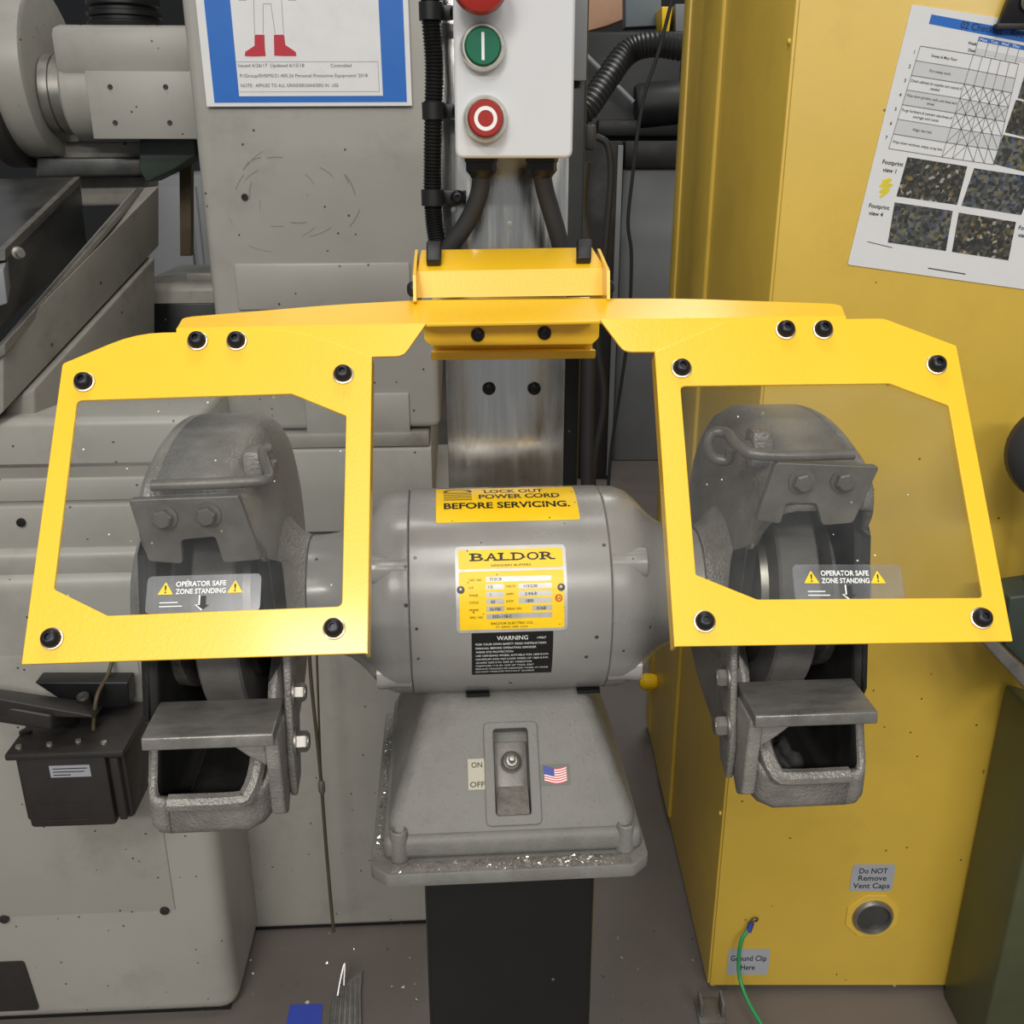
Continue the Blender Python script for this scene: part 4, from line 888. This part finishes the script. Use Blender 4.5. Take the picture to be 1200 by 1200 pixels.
obj('vent_shade_disc', B().lathe([(.0021, .0268), (.0032, .0262), (.0036, .012), (.0028, 0)], (p.x, CY - .0015, p.z), (0, -1, 0), 24), M['tabledark'], vc)  # dark disc, its colour stands in for the shade inside the recessed cap
oc = [(p.x + .047 * math.cos(t), p.z + .047 * math.sin(t)) for t in [math.pi / 8 + math.pi / 4 * i for i in range(8)]]
obj('vent_surround', plate(oc, .003, [[(p.x + .033 * math.cos(t), p.z + .033 * math.sin(t)) for t in [6.2832 * i / 24 for i in range(24)]]], bev=.001, M=FX, z=.001), M['cabinet'], YC)
def sign(px0, py0, px1, py1, lines, hfrac, label):
    a, c = cf(px0, py1), cf(px1, py0)
    s = obj('warning_sticker', plate(rect(a.x, a.z, c.x, c.z), .0006, r=.006, M=FX, z=.0004), M['signgrey'], YC, label=label)
    b = B(); wd, h = c.x - a.x, c.z - a.z
    for t, v, f in lines: b.mesh(text_mesh(t, h * hfrac, wd * f, .012), FX @ T(((a.x + c.x) / 2, a.z + h * v, .001)))
    obj('lettering', b, M['ink'], s, 0)
sign(995, 1013, 1050, 1044, [('Do NOT', .77, .66), ('Remove', .50, .66), ('Vent Caps', .21, .86)], .19, 'grey sticker reading Do NOT Remove Vent Caps')
sign(851, 1112, 903, 1142, [('Ground Clip', .65, .86), ('Here', .30, .34)], .20, 'grey sticker reading Ground Clip Here')
cl_ = cf(879, 1078); GW = cable('ground_wire', [Vector((cl_.x + .004, CY - .006, cl_.z + .004)), Vector((cl_.x - .004, CY - .012, cl_.z - .01))] + [WF.at(px, py, y=CY - d) for px, py, d in ((868, 1105, .02), (866, 1140, .03), (876, 1172, .06), (895, 1205, .10))], .0032, 'greenwire', 'green ground wire clipped to the yellow cabinet low down', 'wire')
obj('clip_lug', B().tube([Vector((cl_.x + .010, CY - .0015, cl_.z - .002)), Vector((cl_.x + .010, CY - .006, cl_.z + .006)), Vector((cl_.x + .004, CY - .008, cl_.z + .006)), Vector((cl_.x + .001, CY - .009, cl_.z))], .0028, 8, 4), M['wire'], GW)
obj('clip_sleeve', B().tube([Vector((cl_.x + .001, CY - .0085, cl_.z)), Vector((cl_.x - .004, CY - .013, cl_.z - .014))], .0048, 10), M['navy'], GW)

# checklist sheet
bl = cf(993, 310); br = cf(1200, 339); tl = cf(1073, 6)
MC = axes(bl, br - bl, tl - bl); CF = Frame(MC)
CK = thing('checklist_sheet', 'laminated checklist with small photos hung on the yellow cabinet', 'paper sheet', MC)
def ck(px, py): p = CF.at(px, py, z=0); return Vector((p.x, p.y))
W_, H_ = .36, (tl - bl).length
obj('sheet', plate(rect(0, 0, W_, H_), .0012, r=.003, z=.0006), M['paper'], CK)
def qd(L, name, m, z=.0014, par=CK): return obj(name, plate([ck(*q) for q in L], .0002, z=z), M[m], par)
bh = qd([(1091, 17), (1260, 48), (1257, 61), (1088, 28)], 'header_band', 'blue')
b = B(); c_ = ck(1140, 34); e_ = ck(1180, 41); b.mesh(text_mesh('02 Checklist - Router', .0075, (ck(1210, 45) - ck(1125, 29)).length, .004, align='LEFT'), T((ck(1125, 31).x, ck(1125, 29).y, .0017)))
obj('lettering', b, M['ink'], bh, 0)
dh = qd([(1147, 43), (1262, 66), (1260, 71), (1145, 48)], 'day_band', 'blue')
# table rows
def lerp(a, b, t): return (a[0] + (b[0] - a[0]) * t, a[1] + (b[1] - a[1]) * t)
TL, TM, TR = (1078, 54), (1140, 64), (1193, 75); BL, BM, BR = (1041, 174), (1103, 184), (1165, 193)
for r in range(7):
    if r % 2: qd([lerp(TL, BL, r / 7), lerp(TM, BM, r / 7), lerp(TR, BR, r / 7), lerp(TR, BR, (r + 1) / 7), lerp(TM, BM, (r + 1) / 7), lerp(TL, BL, (r + 1) / 7)], 'shaded_row', 'shade')
qd([(1143, 56), (1262, 80), (1260, 86), (1141, 62)], 'shaded_row', 'shade')
b = B(); lw_ = .0007
for r in range(8):
    for a_, c_ in ((lerp(TL, BL, r / 7), lerp(TM, BM, r / 7)), (lerp(TM, BM, r / 7), lerp(TR, BR, r / 7))): line(b, ck(*a_), ck(*c_), lw_, .0018)
line(b, ck(*TL), ck(*BL), lw_, .0018)
for k in range(6): line(b, ck(*lerp(TM, TR, k / 5)), ck(*lerp(BM, BR, k / 5)), lw_, .0018)
for k in range(5): line(b, ck(1147 + 12 * k, 43 + 2.4 * k), ck(1141 + 12 * k, 64 + 2.4 * k), lw_, .0018)
def cell(c, r): return lerp(lerp(TM, TR, c / 5), lerp(BM, BR, c / 5), r / 7)
for i in range(-2, 5):
    for s in (1, -1):
        pts_ = [(c, 2 + (c - i) if s > 0 else 2 + (i + 2 - c)) for c in range(6)]
        pts_ = [(c, r) for c, r in [(c / 2, (2 + (c / 2 - i) * 1.0) if s > 0 else (2 + (i + 2 - c / 2) * 1.0)) for c in range(11)] if 2 <= r <= 7]
        if len(pts_) > 1: line(b, ck(*cell(*pts_[0])), ck(*cell(*pts_[-1])), lw_, .0018)
obj('table_lines', b, M['inkgrey'], CK, 0)
b = B()
rows = ['Sweep & Mop Floor', 'Dry sweep work', 'Check cabinets for supplies and restock if|needed', 'Wipe down grinders, walls, and dress each|wheel', 'Purge hardware & maintain cleanliness of|storage and tools', 'Align barrels', 'Wipe down windows, empty scrap bins']
for r, s in enumerate(rows):
    b = B()
    for j, t in enumerate(s.split('|')):
        n_ = len(s.split('|')); c_ = lerp(lerp(TL, TM, .5), lerp(BL, BM, .5), (r + .5 + (j - (n_ - 1) / 2) * .32) / 7)
        b.mesh(text_mesh(t, .0030, min(len(t) * .0019, .064), .002), T((ck(*c_).x, ck(*c_).y, .0018)) @ Matrix.Rotation(math.radians(-1), 4, 'Z'))
    c_ = ck(*lerp((1071, 61), (1035, 171), r / 6.6)); b.mesh(text_mesh(str(r + 1), .0038, None, .01), T((c_.x, c_.y, .0018))); obj('row_lettering', b, M['ink'], CK, 0)
CAPS = (('Footprint|view 1', (1046, 191)), ('Footprint|view 4', (1030, 242)), ('Footprint|view 2', (1205, 268)), ('Week', (1139, 51)), ('Date', (1138, 59)))
for q_, w_ in (((1016, 283, 1045, 290), .0007), ((1087, 314, 1131, 321), .0012)):
    b = B(); line(b, ck(*q_[:2]), ck(*q_[2:]), w_, .0018); obj('footer_line', b, M['ink'], CK, 0)
for s, q in CAPS:
    b = B(); c_ = ck(*q)
    for j, t in enumerate(s.split('|')): b.mesh(text_mesh(t, .0048 if '|' in s else .003, None, .014), T((c_.x - .002 * j, c_.y - .009 * j, .0018)))
    obj('caption', b, M['ink'], CK, 0)
b = B()
for k, s in enumerate(('Mon', 'Tue', 'Wed', 'Thu')): c_ = ck(1152 + 12.5 * k, 47 + 2.4 * k); b.mesh(text_mesh(s, .003, .009, .01), T((c_.x, c_.y, .0018)))
obj('day_names', b, M['white'], dh, 0)
for L, m in (([(1063, 184), (1133, 195), (1121, 240), (1050, 230)], 'photo_a'), ([(1141, 197), (1214, 208), (1196, 252), (1126, 241)], 'photo_b'), ([(1048, 237), (1116, 247), (1108, 294), (1040, 284)], 'photo_b'), ([(1123, 249), (1190, 260), (1181, 305), (1115, 295)], 'photo_a'),
             ([(1201, 84), (1240, 92), (1230, 125), (1192, 115)], 'photo_b'), ([(1190, 117), (1235, 127), (1225, 167), (1177, 155)], 'photo_a'), ([(1175, 158), (1225, 168), (1215, 205), (1163, 192)], 'photo_b')):
    ph_ = qd(L, 'photo_print', m)
b = B(); m0 = ck(1037, 221)
b.tube([Vector((m0.x + dx, m0.y + dy, .0014)) for dx, dy in ((-.006, .008), (.004, .012), (-.007, .002), (.007, .006), (-.006, -.005), (.005, -.001), (-.004, -.011))], .0022, 6, 4)
for v in b.bm.verts: v.co.z = .0013 + (v.co.z - .0014) * .1
obj('marker_scribble', b, M['marker'], CK)
p = cf(1195, 8); CLP = thing('magnetic_clip', 'black magnetic clip holding the checklist at its top', 'clip', T((0, 0, 0)))
a, c = cf(1164, 31), cf(1230, -20)
obj('clip_jaw', B().hexa([(a.x, CY - .006, a.z), (c.x, CY - .006, a.z - .006), (c.x, CY - .016, a.z - .006), (a.x, CY - .016, a.z)], [(a.x + .012, CY - .006, c.z), (c.x, CY - .006, c.z), (c.x, CY - .024, c.z), (a.x + .012, CY - .024, c.z)], .002), M['black'], CLP)
obj('clip_edge', B().span((a.x - .002, CY - .018, a.z - .004), (c.x, CY - .005, a.z + .002), .001), M['charcoal'], CLP)
obj('clip_spring', B().tube([(a.x + .022, CY - .026, c.z), (a.x + .02, CY - .024, a.z + .022), (a.x + .03, CY - .022, a.z + .014), (a.x + .05, CY - .024, a.z + .012)], .0016, 8, 5), M['steel'], CLP)

# ================================================================== OLIVE MACHINE ON THE RIGHT
OM = thing('olive_machine', 'dark olive green machine base cropped at the lower right', 'machine', T((0, 0, 0)))
yo = .36
a = WF.at(1179, 800, y=.495); c = WF.at(1100, 1180, y=.495); xo = (a.x + c.x) / 2
obj('body', B().hexa([(a.x * 0 + xo, yo, 0), (1.3, yo, 0), (1.3, .495, 0), (xo, .495, 0)], [(xo, yo, a.z), (1.3, yo, a.z - .16), (1.3, .495, a.z - .16), (xo, .495, a.z)], .006), M['olive'], OM)
def on(px, py, y): return WF.at(px, py, y=y)
obj('sloping_rim', B().prism([on(1150, 752, .33), on(1163, 746, .33), on(1240, 822, .33), on(1240, 850, .33)], (0, .12, 0), .003), M['castdark'], OM)
obj('side_block', B().prism([on(1183, 700, .40), on(1250, 690, .40), on(1250, 830, .40), on(1178, 758, .40)], (0, .06, 0), .004), M['greensteel'], OM)
p = on(1243, 532, .38)
hw = obj('handwheel', B().lathe([(-.03, .03), (-.03, .056), (-.02, .062), (.0, .064), (.02, .060), (.028, .05), (.03, .02), (.03, 0)], p, (-.35, -.75, .1), 40), M['rubber'], OM, label='round black rubber-rimmed handwheel')
obj('handwheel_stem', B().tube([p, p + Vector((.03, .05, -.06)), p + Vector((.04, .06, -.3))], .018, 16, 4), M['castdark'], hw)

# ================================================================== BACKGROUND BETWEEN POST AND CABINET
yfar = 3.57
yk_=0
FC = thing('far_grey_cabinet', 'pale grey steel cabinet standing far behind the post', 'cabinet', T((0, 0, 0)))
a = on(727, 197, yfar); c = on(860, 540, yfar)
obj('body', B().span((a.x + .01, yfar, 0), (1.9, yfar + .6, a.z), .01), M['farcab'], FC)
obj('top_clutter_tray', B().span((a.x + .01, yfar - .04, a.z), (1.9, yfar + .6, on(727, 165, yfar).z), .01), M['darkmachine'], FC)
FC2 = thing('far_dark_cabinet', 'dark grey cabinet side far behind between post and pale cabinet', 'cabinet', T((0, 0, 0)))
obj('body', B().span((on(680, 400, 3.3).x, 3.3, 0), (on(722, 400, 3.3).x, 3.9, on(700, 165, 3.3).z), .01), M['charcoal'], FC2)
obj('side_strip', B().span((on(716, 400, 3.29).x, 3.285, .02), (on(722, 400, 3.29).x, 3.30, on(700, 170, 3.3).z), .003), M['farcab'], FC2)
DM = thing('dark_machine', 'oily black machine far behind the post', 'machine', T((0, 0, 0)))
obj('frame', B().span((on(676, 90, 4.3).x, 4.3, 0), (on(840, 90, 4.3).x, 4.8, on(700, 36, 4.3).z), .02), M['darkmachine'], DM)
obj('motor_drum', B().lathe([(0, .09), (.02, .1), (.3, .1), (.32, .08)], on(745, 125, 4.2), (1, 0, .1), 24), M['darkmachine'], DM)
obj('leaning_rod', B().tube([on(676, 55, 4.15), on(742, 120, 4.15)], .013, 8), M['farcab'], DM)
obj('crossbar', B().span((on(700, 150, 4.2).x, 4.18, on(700, 160, 4.2).z), (on(820, 150, 4.2).x, 4.28, on(700, 140, 4.2).z), .01), M['darkmachine'], DM)
hp_ = smooth_path([Vector((on(672,150,2.9).x - .02, 2.9, .03)), Vector((on(672,150,2.9).x - .02, 2.9, .5)), Vector((on(672,150,2.9).x - .015, 2.9, 1.1)), on(672, 150, 2.9), on(690, 125, 2.9), on(712, 92, 2.95), on(735, 62, 3.0), on(765, 52, 3.0), on(800, 56, 3.0), on(850, 58, 3.0)], 14)
tag(obj('suction_hose', B().tube(hp_, lambda t: .040 + (.004 if int(t * (len(hp_) - 1) + .5) % 2 else 0), 18), M['duct'], None), 'black ribbed suction hose bending behind the post', 'hose')
for i, (pts_, r, m, lb) in enumerate((
    ([(790, -10, 2.6), (772, 60, 2.6), (757, 105, 2.6), (748, 150, 2.6), (742, 200, 2.6), (736, 260, 2.6), (740, 300, 2.6), (737, 380, 2.6), (728, 450, 2.6), (716, 530, 2.6), (712, 600, 2.6), (716, 640, 2.6), (720, 742, 2.6)], .006, 'rubber', 'long dark cable hanging down before the pale grey cabinet'),
    ([(812, -10, 2.8), (803, 50, 2.8), (799, 90, 2.8), (806, 130, 2.8)], .007, 'rubber', 'short dark cable beside the yellow cabinet near the top'),
    ([(698, 160, 1.2), (712, 170, 1.2), (716, 205, 1.2), (712, 260, 1.2), (706, 330, 1.2), (700, 400, 1.2), (708, 470, 1.2), (695, 560, 1.2), (694, 700, 1.2), (700, 880, 1.2), (702, 920, 1.18)], .007, 'rubber', 'black cable looping down right beside the post'),
    ([(684, 190, .9), (680, 240, .9), (688, 290, .9), (694, 340, .9), (690, 420, .9), (688, 560, .9), (690, 640, .9), (688, 800, .9), (690, 990, .9), (690, 1001, .9)], .012, 'rubber', 'thick black cable bundle hanging directly right of the post'))):
    cable('hanging_cable', [on(*q) for q in pts_], r, m, lb, 'cable')
obj('switch_cover', B().span((.0725, YP_ + .02, PF.at(692, 176, y=.12).z), (PF.at(699, 160, y=.12).x, YP_ + .045, PF.at(692, 146, y=.12).z), .003), M['charcoal'], PO)
for L, y, m, nm, lb in (([(676, -20), (730, -20), (732, 22), (712, 30), (690, 36), (677, 36)], 4.9, 'tan', 'tan_board', 'tan board standing far away beside the control box'),
                    ([(733, -20), (775, -20), (775, 30), (733, 32)], 4.6, 'greypanel', 'grey_panel', 'blue grey panel far away above the hose')):
    P = [on(px, py, y) for px, py in L]; tag(obj(nm, B().prism(P, (0, .15, 0), .004), M[m], None), lb, nm.split('_')[1])
kp = on(757, 799, 1.22)
obj('side_latch', B().lathe([(0, .016), (.012, .02), (.03, .02), (.04, .012), (.042, 0)], (CXl + .002, 1.22, kp.z), (-1, 0, 0), 18), M['labelyellow'], YC)

zt_ = on(700, 36, 4.3).z
for px0, px1, py, m, nm, lb in ((775, 788, 8, 'labelyellow', 'yellow_bin', 'small yellow bin far away above the hose'), (791, 807, 5, 'farcab', 'white_bin', 'small pale bin far away next to the yellow cabinet')):
    a, c = on(px0, py, 4.4), on(px1, py, 4.4); b = B(); zz = a.z
    b.hexa([(a.x + .01, 4.4, zt_), (c.x - .01, 4.4, zt_), (c.x - .01, 4.6, zt_), (a.x + .01, 4.6, zt_)], [(a.x, 4.39, zz), (c.x, 4.39, zz), (c.x, 4.61, zz), (a.x, 4.61, zz)], .004)
    tag(obj(nm, b, M[m], None), lb, 'bin')

FL = thing('pale_locker', 'pale grey locker far behind the left machine by its column', 'locker', T((0, 0, 0)))
a, c = on(150, 205, 2.2), on(250, 330, 2.2)
obj('body', B().span((a.x, 2.2, 0), (c.x, 2.7, a.z), .01), M['farcab'], FL)
obj('door', B().span((a.x + .02, 2.185, .08), ((a.x + c.x) / 2 + .06, 2.2, a.z - .03), .004), M['farcab'], FL)
obj('door', B().span(((a.x + c.x) / 2 + .07, 2.185, .08), (c.x - .02, 2.2, a.z - .03), .004), M['farcab'], FL)

# ================================================================== THINGS ON THE FLOOR
def fz(px, py): return WF.at(px, py, z=0)
a, b_, c, d = fz(340, 1178), fz(378, 1177), fz(376, 1215), fz(333, 1215)
tag(obj('blue_tape', B().prism([a, b_, c, d], (0, 0, .0012)), M['bluetape'], None), 'strip of blue tape stuck to the floor at bottom', 'tape')
SHM = thing('metal_offcut', 'bent ribbed metal offcut lying on the floor left of the pedestal', 'scrap', T((0, 0, 0)))
P = [fz(425, 1141), fz(398, 1160), fz(390, 1178), fz(384, 1215), fz(424, 1215), fz(423, 1165)]
obj('sheet', B().prism([p + Vector((0, 0, .004)) for p in P], (0, 0, .004), .001), M['shim'], SHM)
for k in range(6):
    p, q = fz(392 + 5.5 * k, 1172 - 4 * k), fz(387 + 6.5 * k, 1215); b = B(); b.tube([p + Vector((0, 0, .009)), q + Vector((0, 0, .009))], .0022, 6); obj('rib', b, M['shim'], SHM)
obj('curl', B().tube([fz(396, 1172) + Vector((0, 0, .01)), fz(401, 1160) + Vector((0, 0, .03)), fz(406, 1152) + Vector((0, 0, .045)), fz(404, 1165) + Vector((0, 0, .02))], .0022, 6, 4), M['shim'], SHM)
p = fz(832, 1188)
SB = thing('steel_bracket', 'small steel bracket lying on the floor by the cabinet corner', 'bracket', T((0, 0, 0)))
obj('foot_plate', B().box((p.x, p.y, .004), (.045, .05, .008), .001), M['castdark'], SB)
for s in (-1, 1): obj('cheek', B().box((p.x + s * .018, p.y, .022), (.005, .03, .03), .001), M['castdark'], SB)
b = B(); bm = bmesh.new()
def floor_spot():
    r = random.random(); px = random.uniform(290, 500) if r < .5 else random.uniform(700, 830); py = random.uniform(1090, 1195)
    q = fz(px, py); return (q.x, q.y, 0)
cobj = chips('floor_chips', floor_spot, None, 70, .0015, .004); tag(cobj, 'scattered bright metal chips on the concrete floor', 'metal chips')
